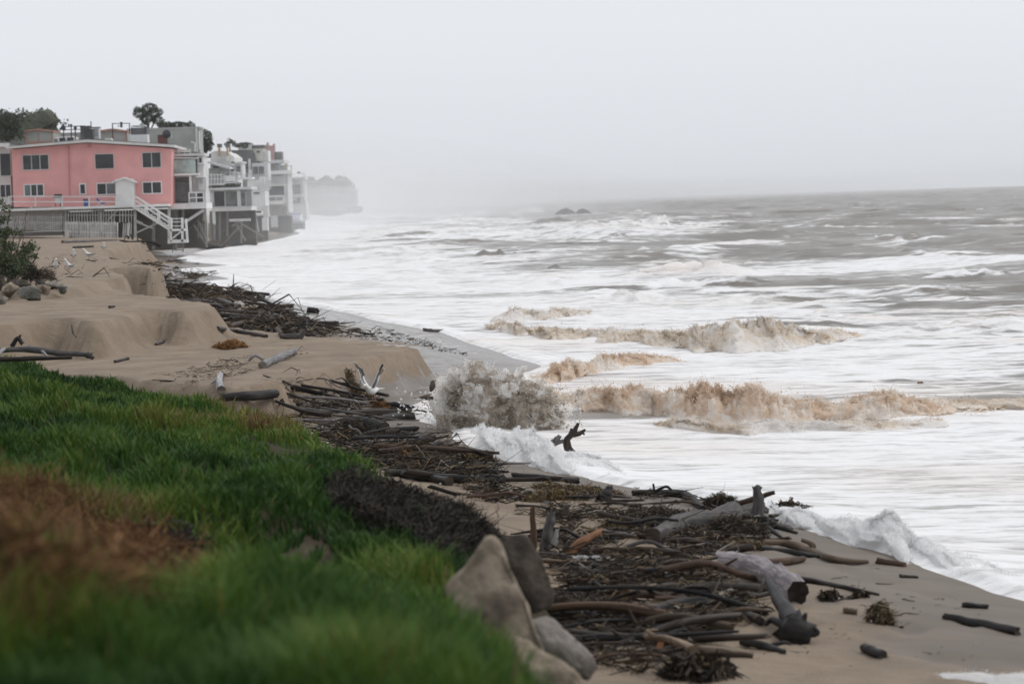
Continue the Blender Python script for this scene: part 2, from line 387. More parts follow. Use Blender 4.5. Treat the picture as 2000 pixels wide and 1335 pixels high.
# breakers: (u, v of the base, half width px, height px, depth as a share of the width, foaminess, silt, skew)
BRK = [(1235, 592, 70, 30, .35, .25, .1), (1345, 542, 115, 38, .3, .75, .25), (1420, 555, 90, 16, .3, .1, 0), (965, 500, 48, 20, .5, -.2, 0),
       (1200, 456, 110, 30, .35, .9, .12), (1285, 450, 50, 34, .5, .5, .1), (1770, 478, 80, 28, .4, -.25, 0), (1745, 474, 45, 25, .4, .95, .1), (1503, 461, 30, 17, .6, .9, .15), (1540, 462, 30, 12, .5, -.2, 0),
       (1075, 440, 55, 20, .5, -.2, 0), (1045, 418, 60, 14, .4, .9, 0), (1035, 440, 40, 12, .4, .9, 0), (1340, 500, 65, 10, .5, 1.0, 0), (870, 440, 60, 14, .5, .5, 0), (800, 470, 60, 10, .5, .6, 0),
       (1380, 436, 25, 14, .6, .6, .1), (1245, 418, 40, 10, .5, .6, 0), (1065, 556, 35, 17, .5, .9, 0), (830, 515, 70, 14, .5, -.1, .2), (700, 500, 60, 8, .5, .1, .1),
       (1610, 655, 60, 14, .4, .2, .1), (1800, 655, 110, 22, .3, .4, 0), (1960, 640, 70, 22, .4, .5, 0), (1700, 600, 160, 12, .3, -.1, 0), (1560, 580, 120, 14, .3, 0, 0),
       (1900, 560, 120, 10, .3, -.1, 0), (1150, 480, 60, 8, .5, -.2, 0), (1620, 500, 90, 7, .4, -.1, 0), (1880, 500, 100, 8, .4, -.2, 0), (1450, 430, 50, 6, .5, -.1, 0), (1650, 425, 50, 5, .5, -.1, 0), (1800, 415, 60, 5, .5, -.1, 0),
       (930, 420, 40, 8, .5, .7, 0), (760, 425, 60, 8, .5, .7, 0), (690, 445, 60, 8, .5, .6, 0)]
_br = random.Random(42)
for _ in range(120):
    _v = _br.uniform(412, 690); _u = _br.uniform(720 if _v < 560 else 1150, 2050); _w = _br.uniform(30, 130); _q = (_v - 395) / 290
    BRK.append((_u, _v, _w, _br.uniform(6, 13) + 16 * _q * _br.random(), .35, _br.choice((-.25, -.2, .35, .7, .9)), _br.choice((0, .1, .2)), ))
FOAMP = [(1700, 524, 260, 9, .75), (1950, 518, 160, 7, .6), (1340, 497, 60, 7, .8), (1200, 460, 140, 10, .6), (1500, 700, 500, 30, .35), (1700, 660, 250, 14, .35), (1950, 630, 120, 14, .5), (1900, 585, 120, 5, .3),
         (1500, 620, 200, 18, .25), (1150, 545, 160, 22, .3), (900, 470, 150, 20, .3), (1330, 560, 140, 8, .35), (1750, 480, 60, 6, .4), (1180, 825, 110, 10, -.95), (1420, 655, 0, 0, 0), (1720, 690, 200, 6, -.3), (1750, 650, 180, 6, -.3), (1600, 740, 200, 8, .1), (1950, 780, 120, 16, -.35)]
def sea_surface(X, Y):
    dw = X - xw(Y)
    dd = np.clip(dw, 0, 400)
    z = .25 * np.exp(-dd / 14)
    amp = sst(2, 45, dd) * (.35 + .65 * sst(60, 260, Y))
    ph = (fbm(X / 60, Y / 60, 3, 51) - .5) * 9
    for k, (lam, a, ang) in enumerate([(34, .55, .25), (21, .40, -.15), (13, .22, .5), (7.5, .14, -.35), (4.3, .08, .1)]):
        q = (X * math.sin(ang) + Y * math.cos(ang)) * 2 * math.pi / lam + ph * (1 + k * .6)
        g = .35 + 1.3 * fbm(X / (lam * 2.2), Y / (lam * 1.3), 2, 60 + k)
        z = z + amp * a * g * ((1 - np.abs(np.sin(q / 2))) ** 1.5 * 1.6 - .45)
    z = z + (fbm(X / 1.3, Y / .8, 4, 71) - .5) * .16 * (.3 + .7 * sst(0, 10, dd)) * sst(500, 100, Y)
    f = .78 * sst(38, 6, dd + (fbm(X / 9, Y / 9, 3, 81) - .5) * 22)
    f = np.maximum(f, .58 * sst(82, 58, Y + (fbm(X / 6, Y / 6, 3, 82) - .5) * 20))
    f = np.maximum(f, .8 * sst(120, 10, dd) * sst(210, 330, Y) * .6)
    f = f + (fbm(X / 26, Y / 9, 3, 83) - .5) * .5 + (fbm(X / 7, Y / 5, 4, 86) - .5) * .7 * sst(20, 60, Y) + .10 * sst(900, 120, Y)
    silt = .2 * sst(.52, .78, fbm(X / 9, Y / 6, 3, 84)) * sst(150, 70, Y)
    for u, v, w, h, dp, fo, si in BRK:
        c = G(u, v, 0); D = c[1]; s = D / FPX; wm = w * s; hm = h * s * .92; dm = max(wm * dp, hm * 1.1)
        cy = D + dm * .55
        m = (np.abs(Y - cy) < dm * 4) & (np.abs(X - c[0]) < wm * 2.4)
        if not m.any(): continue
        x = (X[m] - c[0]) / wm; wob = (fbm(X[m] / (wm * .5), Y[m] * 0 + u, 3, 90) - .5)
        y = (Y[m] - cy) / dm + .35 * x * x + wob * .9
        a = np.exp(-(np.abs(x) ** 2.4)) * (.75 + .5 * fbm(X[m] / (wm * .22), Y[m] / (wm * .22), 3, 91))
        pr = np.where(y < 0, np.exp(-(y / .38) ** 2), np.exp(-(y / .95) ** 2))
        z[m] = np.maximum(z[m], z[m] * (1 - a * pr) + hm * a * pr)
        z[m] += (ridged(X[m] / (hm * .5), Y[m] / (hm * .5), 3, 92) - .5) * hm * .25 * a * pr * (fo > 0)
        fr = a * np.exp(-((y + .25) / .55) ** 2)
        if fo > 0: f[m] = f[m] + fr * fo * 1.1; silt[m] = np.maximum(silt[m], si * fr * 1.6)
        else: f[m] = f[m] + a * pr * fo * 2.2
    for u, v, w, h, a in FOAMP:
        if w == 0: continue
        c = G(u, v, 0); D = c[1]; wm = w * D / FPX; dm = abs(G(u, v - h, 0)[1] - D)
        f = f + a * np.exp(-((X - c[0]) / wm) ** 2 - ((Y - D) / dm) ** 2)
    edge = sst(.55, .12, dw) * sst(-.3, 0, dw)
    f = f + edge * .9 + .5 * sst(1.5, .3, dd) * sst(-1, 0, dw)
    z = z + .07 * sst(-.05, .25, dw) * sst(1.6, .4, dw) * (.4 + 1.2 * fbm(X / .5, Y / .5, 3, 99)) - .3 * sst(0, -.5, dw)
    return z, f, np.clip(silt, 0, 1)
ysea = np.concatenate([np.linspace(-20, 14, 14), np.geomspace(14.5, 5000, 960)])
ts = np.linspace(0, 1, 380)
Ys = np.repeat(ysea[:, None], 380, 1)
x0 = np.minimum(xw(ysea) - .9, 999); x1 = np.maximum(.32 * np.clip(ysea, 0, 1e9) + 14, x0 + 20)
Xs = x0[:, None] + (x1 - x0)[:, None] * (.35 * ts + .65 * ts ** 1.7)[None, :]
Zs, Fs, Si = sea_surface(Xs, Ys)
sea = mesh_np('sea', np.stack([Xs, Ys, Zs], -1), grid_faces(len(ysea), 380), m_sea, {'foam': Fs, 'silt': Si})
tag(sea, kind='structure')

# ------------------------------------------------------------------ air
def volume_mat(name, col, dens, g):
    m = bpy.data.materials.new(name); m.use_nodes = True; nn = m.node_tree.nodes; nn.clear()
    o = nn.new('ShaderNodeOutputMaterial'); p = nn.new('ShaderNodeVolumePrincipled')
    p.inputs['Color'].default_value = (*col, 1); p.inputs['Density'].default_value = dens; p.inputs['Anisotropy'].default_value = g
    m.node_tree.links.new(p.outputs[0], o.inputs['Volume']); return m
haze = MB().box(-1650, -60, -3.2, 1750, 5060, 27).build('haze', volume_mat('haze_air', (.995, .997, 1.0), .00013, .7))
tag(haze, kind='stuff')
# ------------------------------------------------------------------ paints
def paint(name, c, rough=.7, var=.12, scale=1.2, bump=0.0):
    return noise_mat(name, c, tuple(q * (1 - var) for q in c), rough, scale, bump=bump, lo=.3, hi=.75, c2=tuple(q * (1 - 1.6 * var) for q in c), scale2=.5)
M = {}
M['pink'] = paint('pink_stucco', (.73, .365, .35), .85, .10, .7, .004)
M['pinkd'] = paint('pink_pipe', (.56, .25, .24), .7)
M['white'] = paint('white_paint', (.78, .78, .77), .6)
M['offw'] = paint('off_white_stucco', (.66, .65, .63), .8)
M['cream'] = paint('cream_stucco', (.68, .66, .60), .8)
M['pale'] = paint('pale_grey_stucco', (.60, .61, .61), .8)
M['grey'] = paint('grey_stucco', (.40, .41, .41), .8, .15)
M['green'] = paint('grey_green_wall', (.34, .37, .35), .8)
M['terra'] = paint('terracotta_trim', (.42, .23, .18), .8)
M['roof'] = paint('grey_roofing', (.16, .16, .165), .9, .2)
M['dark'] = paint('dark_metal', (.045, .045, .05), .6)
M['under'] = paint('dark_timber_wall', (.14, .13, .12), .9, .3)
M['wood'] = noise_mat('weathered_timber', (.30, .28, .26), (.19, .175, .16), .85, 3, (1, 1, .3))
M['frame'] = paint('window_frame_paint', (.62, .62, .61), .6)
M['rust'] = paint('brick_chimney', (.20, .085, .07), .9, .25, 3)
M['blue'] = paint('blue_plastic', (.05, .12, .38), .5)
M['pinkbrick'] = paint('pink_brick', (.42, .27, .26), .9)
M['ochre'] = paint('ochre_pipe', (.50, .32, .10), .6)
M['vanw'] = paint('van_paint', (.75, .75, .75), .3)
M['slat'] = noise_mat('worn_white_slat', (.70, .69, .67), (.45, .43, .41), .8, 2.5, (1, 1, .4))
def glass(name, c, rough=.08):
    m, n, l, b = new_mat(name)
    nz = noisen(n, l, posn(n, l, (.9, .9, .9)), .9, 3)
    l.new(mixc(n, l, rangen(n, l, nz, .35, .65), c, tuple(q * .6 for q in c)), b.inputs['Base Color']); b.inputs['Roughness'].default_value = rough
    b.inputs['Specular IOR Level'].default_value = .35
    return m
M['glass'] = glass('dark_window_glass', (.045, .05, .052), .12)
M['glass2'] = glass('curtained_window_glass', (.20, .22, .22), .15)
M['teal'] = glass('pale_green_glass', (.27, .36, .34), .15)
M['tealp'] = glass('mint_glass_panel', (.42, .52, .49), .2)

class House:
    def __init__(s, name, label, cat, u, v, D, group=None, rz=0.0):
        s.D = D; s.o = Vector(at(u, v, D)); s.root = empty(name, s.o, rz); tag(s.root, label, cat, group)
    def xz(s, u, v):
        p = at(u, v, s.D); return p[0] - s.o.x, p[2] - s.o.z
    def rect(s, u0, v0, u1, v1):
        um, vm = (u0 + u1) / 2, (v0 + v1) / 2
        return s.xz(u0, vm)[0], s.xz(um, v1)[1], s.xz(u1, vm)[0], s.xz(um, v0)[1]
    def box(s, part, u0, v0, u1, v1, mat, y0=0., y1=1., parent=None):
        a, b, c, d = s.rect(u0, v0, u1, v1)
        return MB().box(a, y0, b, c, y1, d).build(part, M[mat], parent or s.root)
    def prism(s, part, pts, mat, y0=0., y1=1., parent=None):
        return MB().prism([s.xz(u, v) for u, v in pts][::-1], y0, y1).build(part, M[mat], parent or s.root)
    def bar(s, part, u0, v0, u1, v1, wpx, mat, y=0., th=.12, y2=None, parent=None):
        a = s.xz(u0, v0); b = s.xz(u1, v1)
        return MB().bar((a[0], y, a[1]), (b[0], y if y2 is None else y2, b[1]), th, wpx * s.D / FPX).build(part, M[mat], parent or s.root)
    def window(s, u0, v0, u1, v1, n=2, mat='glass', frame='frame', y=0., w=1.3, rows=1, part='window'):
        a, b, c, d = s.rect(u0, v0, u1, v1); t = w * s.D / FPX; mb = MB()
        mb.box(a - t, y - .07, b - t, c + t, y - .002, b).box(a - t, y - .07, d, c + t, y - .002, d + t).box(a - t, y - .07, b, a, y - .002, d).box(c, y - .07, b, c + t, y - .002, d)
        fr = None
        for i in range(1, n):
            q = a + (c - a) * i / n; mb.box(q - t / 2, y - .06, b, q + t / 2, y - .004, d)
        for i in range(1, rows):
            q = b + (d - b) * i / rows; mb.box(a, y - .055, q - t / 2, c, y - .004, q + t / 2)
        fr = mb.build(part, M[frame], s.root)
        for i in range(n):
            g0 = a + (c - a) * i / n; g1 = a + (c - a) * (i + 1) / n
            MB().box(g0 + .01, y - .03, b + .01, g1 - .01, y - .003, d - .01).build('pane', M[mat if isinstance(mat, str) else mat[i % len(mat)]], fr)
        return fr
    def rail(s, u0, v0, u1, v1, posts, mat='white', y=0., rails=2, w=1.6, slope=0):
        for i in range(rails):
            v = v0 + (v1 - v0) * i / rails
            s.bar('rail', u0, v, u1, v + slope, w, mat, y, .06)
        for i in range(posts):
            u = u0 + (u1 - u0) * i / max(1, posts - 1)
            s.bar('post', u, v0 - 1 + slope * i / max(1, posts - 1), u, v1 + slope * i / max(1, posts - 1), w * 1.2, mat, y - .01, .08)
    def slats(s, u0, u1, vt, vb, pitch, w, mat='slat', y=0., part='slat', jit=.5, lean=0):
        n = int((u1 - u0) / pitch)
        for i in range(n):
            u = u0 + (i + .5) * pitch + rnd.uniform(-jit, jit) * .4
            f = (u - u0) / (u1 - u0)
            t0 = vt(f) if callable(vt) else vt; b0 = vb(f) if callable(vb) else vb
            s.bar(part, u, t0 + rnd.uniform(-jit, jit), u + rnd.uniform(-jit, jit) * .6 + lean, b0 + rnd.uniform(-jit, jit), w, mat, y, .04)

# ---- pink house
P = House('beach_house', 'pink stucco two storey house with low gable roof above the sand', 'house', 23, 404, 230, rz=.05)
P.prism('wall', [(27, 404), (333, 404), (333, 290), (170, 279), (22, 292)], 'pink', 0, 13)
P.prism('roof', [(14, 291), (170, 278), (340, 287.5), (340, 283), (172, 273), (12, 287)], 'offw', -.75, 13.4)
P.prism('roof_covering', [(18, 286.3), (172, 272.8), (337, 282.6), (337, 281.4), (172, 271.4), (18, 285)], 'roof', -.5, 13)
P.bar('downpipe', 133.5, 284, 135.5, 383, 1.8, 'pinkd', -.08, .1)
P.box('vent', 170, 280.5, 178, 288, 'pinkd', -.07, -.002)
P.window(45, 303, 94, 331, 3, 'glass', w=1.2); P.window(185, 301, 220.5, 329, 1, 'glass', w=1.2); P.window(277, 298, 312, 326.5, 2, 'glass', w=1.2)
P.window(48, 361, 84, 382, 3, ['glass2', 'glass', 'glass'], 'white', w=1.7); P.window(156, 360, 165, 378, 1, 'glass', 'white', w=2.2)
P.window(189, 358.5, 224, 379, 2, ['glass', 'glass2'], 'white', w=1.7); P.window(278, 356, 313, 377, 2, 'glass', 'white', w=1.7)
P.box('stair_hood', 230, 350, 263, 404, 'white', -2.1, -.003)
P.prism('hood_roof', [(223, 357.5), (246, 349.2), (268, 357.5), (268, 354.8), (246, 346), (223, 354.8)], 'white', -2.4, .02)
P.box('deck', -10, 403.5, 332, 408, 'white', -2.4, .4)
P.box('deck_beam', -10, 408, 334, 411.5, 'wood', -2.1, .3)
P.rail(24, 384, 230, 404, 5, 'white', -2.25, 2, 1.7)
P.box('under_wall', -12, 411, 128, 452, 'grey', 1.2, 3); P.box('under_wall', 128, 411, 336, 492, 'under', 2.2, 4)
P.slats(8, 128, 412, lambda f: 446 + 7 * f, 3.55, 1.7, y=-1.4); P.slats(129, 232, 411, 436, 5.2, 1.7, y=-1.45); P.slats(233, 262, 411, 434, 5.6, 1.6, y=-1.4)
for a in ((8, 424, 128, 424), (8, 434, 128, 435), (129, 420, 262, 420), (129, 434, 206, 433)): P.bar('screen_rail', *a, 1.6, 'slat', -1.34, .05)
for a in ((40, 445, 70, 433), (84, 449, 122, 434), (212, 430, 231, 411), (262, 428, 280, 436), (268, 454, 312, 434), (266, 433, 300, 446)): P.bar('brace', *a, 2.4, 'slat', -1.2, .1)
for a in ((127, 411, 128, 462), (198, 411, 198, 452), (264, 409, 265, 470), (330, 408, 330, 476), (300, 411, 300, 486)): P.bar('piling', *a, 5, 'wood' if a[0] in (300,) else 'slat', -.9, .25)
P.box('kick_board', 40, 452.5, 128, 460, 'under', -1.3, -1.1)

F = House('picket_fence', 'white picket fence standing on the sand under the pink house deck', 'fence', 127, 466, 227)
for a in ((127, 437, 230, 437.5), (127, 452, 230, 455)): F.bar('rail', *a, 1.6, 'slat', .05, .05)
F.slats(127, 229, lambda f: 434 + abs(f - .5) * -2, lambda f: 462 + 7 * f, 3.2, 1.9, y=0); F.slats(238, 257, 436, 468, 3.8, 1.8, y=.5, lean=-2)
for u in (128, 178, 229, 252): F.bar('post', u, 434, u - (3 if u == 252 else 0), 470, 2.6, 'slat', .12, .1)

S = House('staircase', 'white wooden beach stairs leading down beside the pink house', 'stairs', 300, 476, 227.5)
S.bar('stringer', 262, 404, 332, 448, 3.4, 'white', -.6, .06); S.bar('stringer', 264, 403, 334, 447, 3.4, 'white', .5, .06)
for i in range(11):
    u = 264 + i * 6.4; v = 402.5 + i * 4.1
    S.box('tread', u, v, u + 6.6, v + 1.6, 'white', -.56, .46)
for k, yy in ((0, -.65), (1, .55)):
    S.bar('handrail', 264, 383, 335, 429, 1.9, 'white', yy, .06); S.bar('handrail', 264, 391, 335, 437, 1.5, 'white', yy, .05)
    for u, v in ((286, 398), (310, 413), (334, 428)): S.bar('post', u, v, u, v + 21, 2.4, 'white', yy, .08)
S.box('landing', 332, 447, 362, 451, 'white', -.8, .9)
for v in (427, 433, 441): S.bar('landing_rail', 335, v, 358, v, 1.5, 'white', -.8, .05)
for u in (336, 358, 365): S.bar('post', u, 425 if u != 365 else 427, u + (3 if u == 365 else 0), 472, 4.0 if u != 336 else 3, 'white', -.7, .2)
S.bar('brace', 334, 469, 358, 450, 2.4, 'white', -.75, .08); S.box('lower_landing', 330, 468, 366, 474, 'white', -.8, .9)
for i in range(4): S.box('tread', 342, 475 + i * 4, 358, 476.5 + i * 4, 'wood', -.7, .5)
for u in (340, 360): S.bar('post', u, 474, u - 2, 492, 2.2, 'wood', -.3, .12)

L = House('beach_house', 'white house cut off by the left edge beside the pink house', 'house', 20, 412, 234)
L.box('wall', -60, 288, 21, 412, 'offw', 0, 10); L.box('roof', -60, 281, 20, 288, 'white', -.8, 10); L.box('roof_covering', -60, 278.5, 28, 281, 'roof', -.4, 10)
L.window(1, 300, 21, 343, 1, 'glass'); L.window(1, 361, 21, 385, 2, 'glass', 'white'); L.box('deck', -60, 404, 22, 411, 'white', -2, 0)
L.window(-40, 300, -18, 343, 1, 'glass'); L.box('under_wall', -60, 411, 20, 460, 'grey', .5, 2)

# ---- things on the deck and on the roof of the pink house
def small(name, label, cat, u, v, D, fn, group=None):
    h = House(name, label, cat, u, v, D, group); fn(h); return h.root
DK = 229.0
def _grill(h):
    h.box('lid', 107, 379, 120, 386, 'dark', -.4, .3); h.box('cart', 109, 386, 119, 397, 'pale', -.35, .25)
    for u in (109.5, 118.5): h.bar('leg', u, 396, u, 403, 1.2, 'dark', -.2)
    h.box('shelf', 103, 385, 107, 386.2, 'dark', -.3, .2)
small('grill', 'dark covered barbecue grill on the pink house deck', 'grill', 113, 403, DK, _grill)
def _bin(h): h.prism('bin_body', [(164, 391), (173, 391), (172, 403), (165, 403)], 'blue', -.3, .3); h.box('lid', 163.3, 388.7, 173.7, 390.8, 'dark', -.35, .35)
small('plastic_bin', 'small blue plastic bin standing on the pink house deck', 'bin', 168, 403, DK, _bin)
def _chair(h):
    h.prism('seat_sling', [(188, 388), (190, 387), (198, 397), (205, 395), (205, 397), (197, 399)], 'blue', -.3, .3)
    for a in ((190, 403, 200, 391), (203, 403, 192, 394)): h.bar('leg', *a, 1, 'white', -.32, .04)
small('deck_chair', 'blue sling beach chair on the pink house deck', 'chair', 197, 403, DK, _chair)

m_leafd = noise_mat('dark_leaf', (.03, .04, .024), (.065, .078, .045), .7, .9, coord='World', detail=3)
m_leaf = noise_mat('green_leaf', (.035, .06, .02), (.075, .10, .04), .6, 1.5, coord='World', detail=3)
m_bark = noise_mat('tree_bark', (.10, .08, .065), (.05, .04, .03), .95, 4, (1, 1, .3))
def leaf_cloud(blobs, n, size, seed=0, shell=.45):
    r_ = np.random.default_rng(seed); vol = np.array([b[3] * b[4] * b[5] for b in blobs]) ** .8; idx = r_.choice(len(blobs), n, p=vol / vol.sum())
    B = np.array(blobs)[idx]; d = r_.normal(size=(n, 3)); d /= np.linalg.norm(d, axis=1)[:, None]
    rad = shell + (1 - shell) * r_.random(n) ** .6
    p = B[:, :3] + d * B[:, 3:6] * rad[:, None]
    p += (np.stack([vn3(p * .9 / size * .25, seed + k) for k in range(3)], 1) - .5) * size * 2.2
    a = r_.normal(size=(n, 3)); a /= np.linalg.norm(a, axis=1)[:, None]
    b_ = np.cross(a, r_.normal(size=(n, 3))); b_ /= np.linalg.norm(b_, axis=1)[:, None]
    s = (size * r_.uniform(.5, 1.3, n))[:, None]
    v = np.stack([p - a * s, p + b_ * s * .45, p + a * s, p - b_ * s * .45], 1).reshape(-1, 3)
    return v, np.arange(4 * n).reshape(n, 4)
def tree(name, label, u, v, D, trunk_px, blobs_px, n, leaf, mat, group=None, seed=0, cat='tree', depth=.8):
    h = House(name, label, cat, u, v, D, group); k = D / FPX; mb = MB()
    for (pts, r0, r1) in trunk_px:
        P3 = [(h.xz(a, b)[0], dy * k, h.xz(a, b)[1]) for a, b, dy in pts]
        mb.tube(P3, np.linspace(r0, r1, len(P3)) * k, 6, .15, seed)
    mb.build('trunk', m_bark, h.root, True)
    bl = [(h.xz(a, b)[0], dy * k, h.xz(a, b)[1], rx * k, rx * k * depth, rz * k) for a, b, dy, rx, rz in blobs_px]
    vv, ff = leaf_cloud(bl, n, leaf * k, seed)
    mesh_np('crown', vv, ff, mat, smooth=False, parent=h.root)
    return h.root
tree('broadleaf_tree', 'tall loose grey-green tree rising behind the pink house roof', 291, 284, 262, [([(296, 300, 0), (292, 262, 0), (288, 240, 0), (284, 222, 0)], 3, 1.2), ([(292, 258, 0), (303, 235, 4), (307, 220, 4)], 1.8, .8), ([(290, 248, 0), (275, 232, -3)], 1.4, .6)],
     [(274, 222, 0, 15, 11), (291, 212, 3, 18, 11), (305, 221, -4, 15, 12), (288, 231, 0, 18, 9), (268, 215, 2, 9, 7), (308, 236, 0, 14, 8), (316, 244, 0, 12, 8), (283, 244, 0, 10, 7)], 5200, 1.7, m_leafd, seed=3)
tree('hedge_tree', 'dense dark hedge tree behind the long grey-green building', 350, 284, 268, [([(350, 300, 0), (350, 250, 0)], 3, 1.5)], [(330, 246, 0, 14, 9), (345, 245, 0, 14, 8), (360, 247, 0, 13, 9), (373, 245, 0, 9, 8), (320, 250, 0, 12, 9)], 3600, 1.6, m_leafd, seed=4)
tree('hedge_tree', 'rounded dark tree between the grey-green building and the cream house', 400, 300, 275, [([(402, 305, 0), (402, 270, 0)], 3, 1.5)], [(400, 270, 0, 16, 18), (394, 285, 0, 14, 16), (407, 283, 0, 11, 14)], 4200, 1.7, m_leafd, seed=5)
tree('small_palm', 'pale distant palm behind the cream chimneys', 449, 292, 330, [([(449, 300, 0), (449, 278, 0)], 1.5, 1.2)], [(444, 280, 0, 5, 4), (454, 279, 0, 6, 4), (449, 276, 0, 6, 4), (462, 284, 0, 9, 4), (475, 284, 0, 9, 5)], 500, 2.4, m_leafd, seed=6)
tree('palm_tree', 'dark shaggy palm at the left edge behind the houses', 14, 290, 250, [([(16, 300, 0), (15, 240, 0)], 5, 4)], [(14, 236, 0, 22, 18), (5, 222, 0, 12, 10), (28, 246, 0, 15, 17), (10, 260, 0, 24, 16), (38, 262, 0, 8, 12)], 5200, 2.2, m_leafd, seed=7)
tree('hedge_tree', 'dark bushy tree left of the pink house roof hump', -40, 290, 252, [([(-40, 300, 0), (-40, 260, 0)], 4, 3)], [(-40, 248, 0, 36, 26)], 2600, 2.2, m_leafd, seed=8)

B = House('flat_building', 'long flat grey-green building behind the pink house roof', 'building', 250, 300, 256)
B.box('wall', 104, 255.5, 390, 303, 'green', 0, 3); B.box('roof_edge', 248, 249.5, 391, 253, 'grey', -.3, 3); B.box('wall', 246, 253, 388, 300, 'green', -.25, -.003)
B.box('corner_board', 383.5, 250, 387, 300, 'offw', -.4, -.26); B.box('corner_board', 388.5, 256, 390.5, 292, 'offw', -.4, -.1)
for label, u0, u1 in (('left terracotta edged gable shed behind the pink house roof', 50, 104), ('right terracotta edged gable shed between roof units and white chimney', 193, 249)):
    T = House('gable_shed', label, 'shed', u0, 290, 251, 'terracotta edged sheds behind the roof')
    um = (u0 + u1) / 2
    T.prism('wall', [(u0, 296), (u1, 296), (u1, 257), (um, 253), (u0, 257)], 'green', 0, 4)
    T.prism('roof', [(u0 - 1, 258), (um, 254.5), (u1 + 1, 258), (u1 + 1, 255), (um, 251), (u0 - 1, 255)], 'terra', -.3, 4)
    T.box('corner_board', u0, 258, u0 + 3, 292, 'terra', -.08, -.002); T.box('corner_board', u1 - 2, 258, u1, 292, 'terra', -.08, -.002); T.box('door_trim', um - 2, 258, um - .5, 280, 'terra', -.08, -.002)
    T.box('lower_wall', u0 + 3, 276, u1 - 2, 292, 'terra', -.06, -.003)
V = House('parked_van', 'white van mostly hidden behind the pink house roof', 'van', 124, 284, 246)
V.prism('body', [(101, 286), (148, 286), (147, 268), (140, 265.5), (112, 267.5), (104, 272)], 'vanw', 0, 2)
V.window(105, 271, 113, 277, 1, 'glass2', 'vanw', w=.5); V.window(116, 269, 128, 276, 1, 'glass', 'vanw', w=.5); V.window(131, 268.5, 144, 275, 1, 'glass', 'vanw', w=.5)
for u in (108, 140):
    p = V.xz(u, 286); MB().tube([(p[0], -.1, p[1]), (p[0], .2, p[1])], [.3, .3], 14).build('wheel', M['dark'], V.root)
def roof_unit(label, u0, v0, u1, v1, mat, D=236, caps=True):
    h = House('air_conditioner', label, 'air conditioner', (u0 + u1) / 2, v1, D, 'air conditioning units on the pink house roof')
    h.box('cabinet', u0, v0 + 1.5, u1, v1, mat, 0, 1.1); h.box('top_grille', u0 - .5, v0, u1 + .5, v0 + 1.4, 'dark', -.06, 1.15)
    for i in range(4): h.box('louvre', u0 + 1.5, v0 + 4 + i * 4, u1 - 1.5, v0 + 5.2 + i * 4, 'roof' if mat != 'roof' else 'dark', -.04, -.002)
roof_unit('tall dark air conditioner at the back of the pink roof ridge', 157, 246, 175, 272, 'roof', 240)
roof_unit('dark brown air conditioner at the front of the pink roof ridge', 165, 253, 181, 273, 'dark', 236)
roof_unit('light grey air conditioner right of the dark roof units', 180, 248, 193, 271, 'pale', 238)
def _pipes(h):
    h.bar('pipe', 123, 247.5, 166, 246, 1.6, 'dark', 0); h.bar('pipe', 126, 254, 160, 252.5, 1.4, 'dark', .1)
    for u in (124, 139, 147, 163): h.bar('post', u, 246, u + .5, 276, 1.8, 'dark', 0)
    h.box('junction_box', 120, 246, 127, 254, 'dark', -.1, .3); h.box('junction_box', 144.5, 246, 149, 254, 'dark', -.1, .3); h.box('lamp_head', 137, 242.5, 140.5, 246, 'dark', -.1, .2)
small('pipe_rack', 'dark rack of pipes standing behind the pink house roof', 'pipe rack', 140, 276, 242, _pipes)
small('antenna_pole', 'thin dark antenna pole beside the roof air conditioners', 'antenna', 178, 272, 239, lambda h: (h.bar('mast', 177.5, 237, 178.5, 273, 1.6, 'dark', 0), h.box('bracket', 176.5, 248, 181, 249.5, 'dark', -.1, .1)))
def _gantry(h):
    h.bar('post', 219.5, 242, 221, 276, 1.7, 'dark', 0); h.bar('post', 253, 242, 253, 262, 1.7, 'dark', 0); h.bar('crossbar', 218.5, 241.5, 254.5, 241, 1.4, 'dark', 0)
    h.box('hanging_lamp', 235, 238.5, 239, 249, 'dark', -.15, .15); h.box('hanging_lamp', 230.5, 244, 232.5, 248, 'pale', -.1, .1)
small('pole_frame', 'dark goalpost shaped frame with hanging lamps behind the roof', 'frame', 237, 276, 243, _gantry)
def _chim(h):
    h.box('shaft', 255, 263, 288, 282, 'white', 0, 1.4); h.box('louvre_box', 256, 249.5, 286, 262.8, 'roof', .05, 1.3); h.box('cap', 258, 244.5, 283, 247.5, 'pale', 0, 1.4)
    for u in (257, 285): h.bar('post', u, 247, u, 262, 1.4, 'dark', .02)
small('chimney', 'white square chimney with dark louvred top on the pink house', 'chimney', 271, 282, 236, _chim)
small('brick_chimney', 'short rust red chimney beside the satellite dish', 'chimney', 317, 282, 235, lambda h: (h.box('shaft', 308, 265, 326, 282, 'rust', 0, 1), h.box('cap', 307.5, 263.4, 326.5, 264.8, 'rust', -.06, 1.06)))
def _dish(h):
    mb = MB(); n = 14; c = h.xz(325, 262); R = .42
    ring = [[(c[0] + R * q * math.cos(a), .15 - .14 * (1 - q * q), c[1] + R * q * math.sin(a)) for a in np.linspace(0, 2 * math.pi, n, endpoint=False)] for q in (.05, .4, .75, 1)]
    vs = [p for r_ in ring for p in r_]; fs = [(k * n + i, k * n + (i + 1) % n, (k + 1) * n + (i + 1) % n, (k + 1) * n + i) for k in range(3) for i in range(n)]
    mb.add(vs, fs).build('reflector', M['dark'], h.root, True); h.bar('mast', 325, 262, 325, 282, 1.5, 'dark', .25); h.bar('feed_arm', 327, 268, 334, 264, 1, 'dark', 0, .05); h.bar('feed_arm', 334, 258, 336, 270, 1, 'pale', 0, .05)
small('satellite_dish', 'dark satellite dish on a mast above the pink house corner', 'satellite dish', 325, 282, 234, _dish)
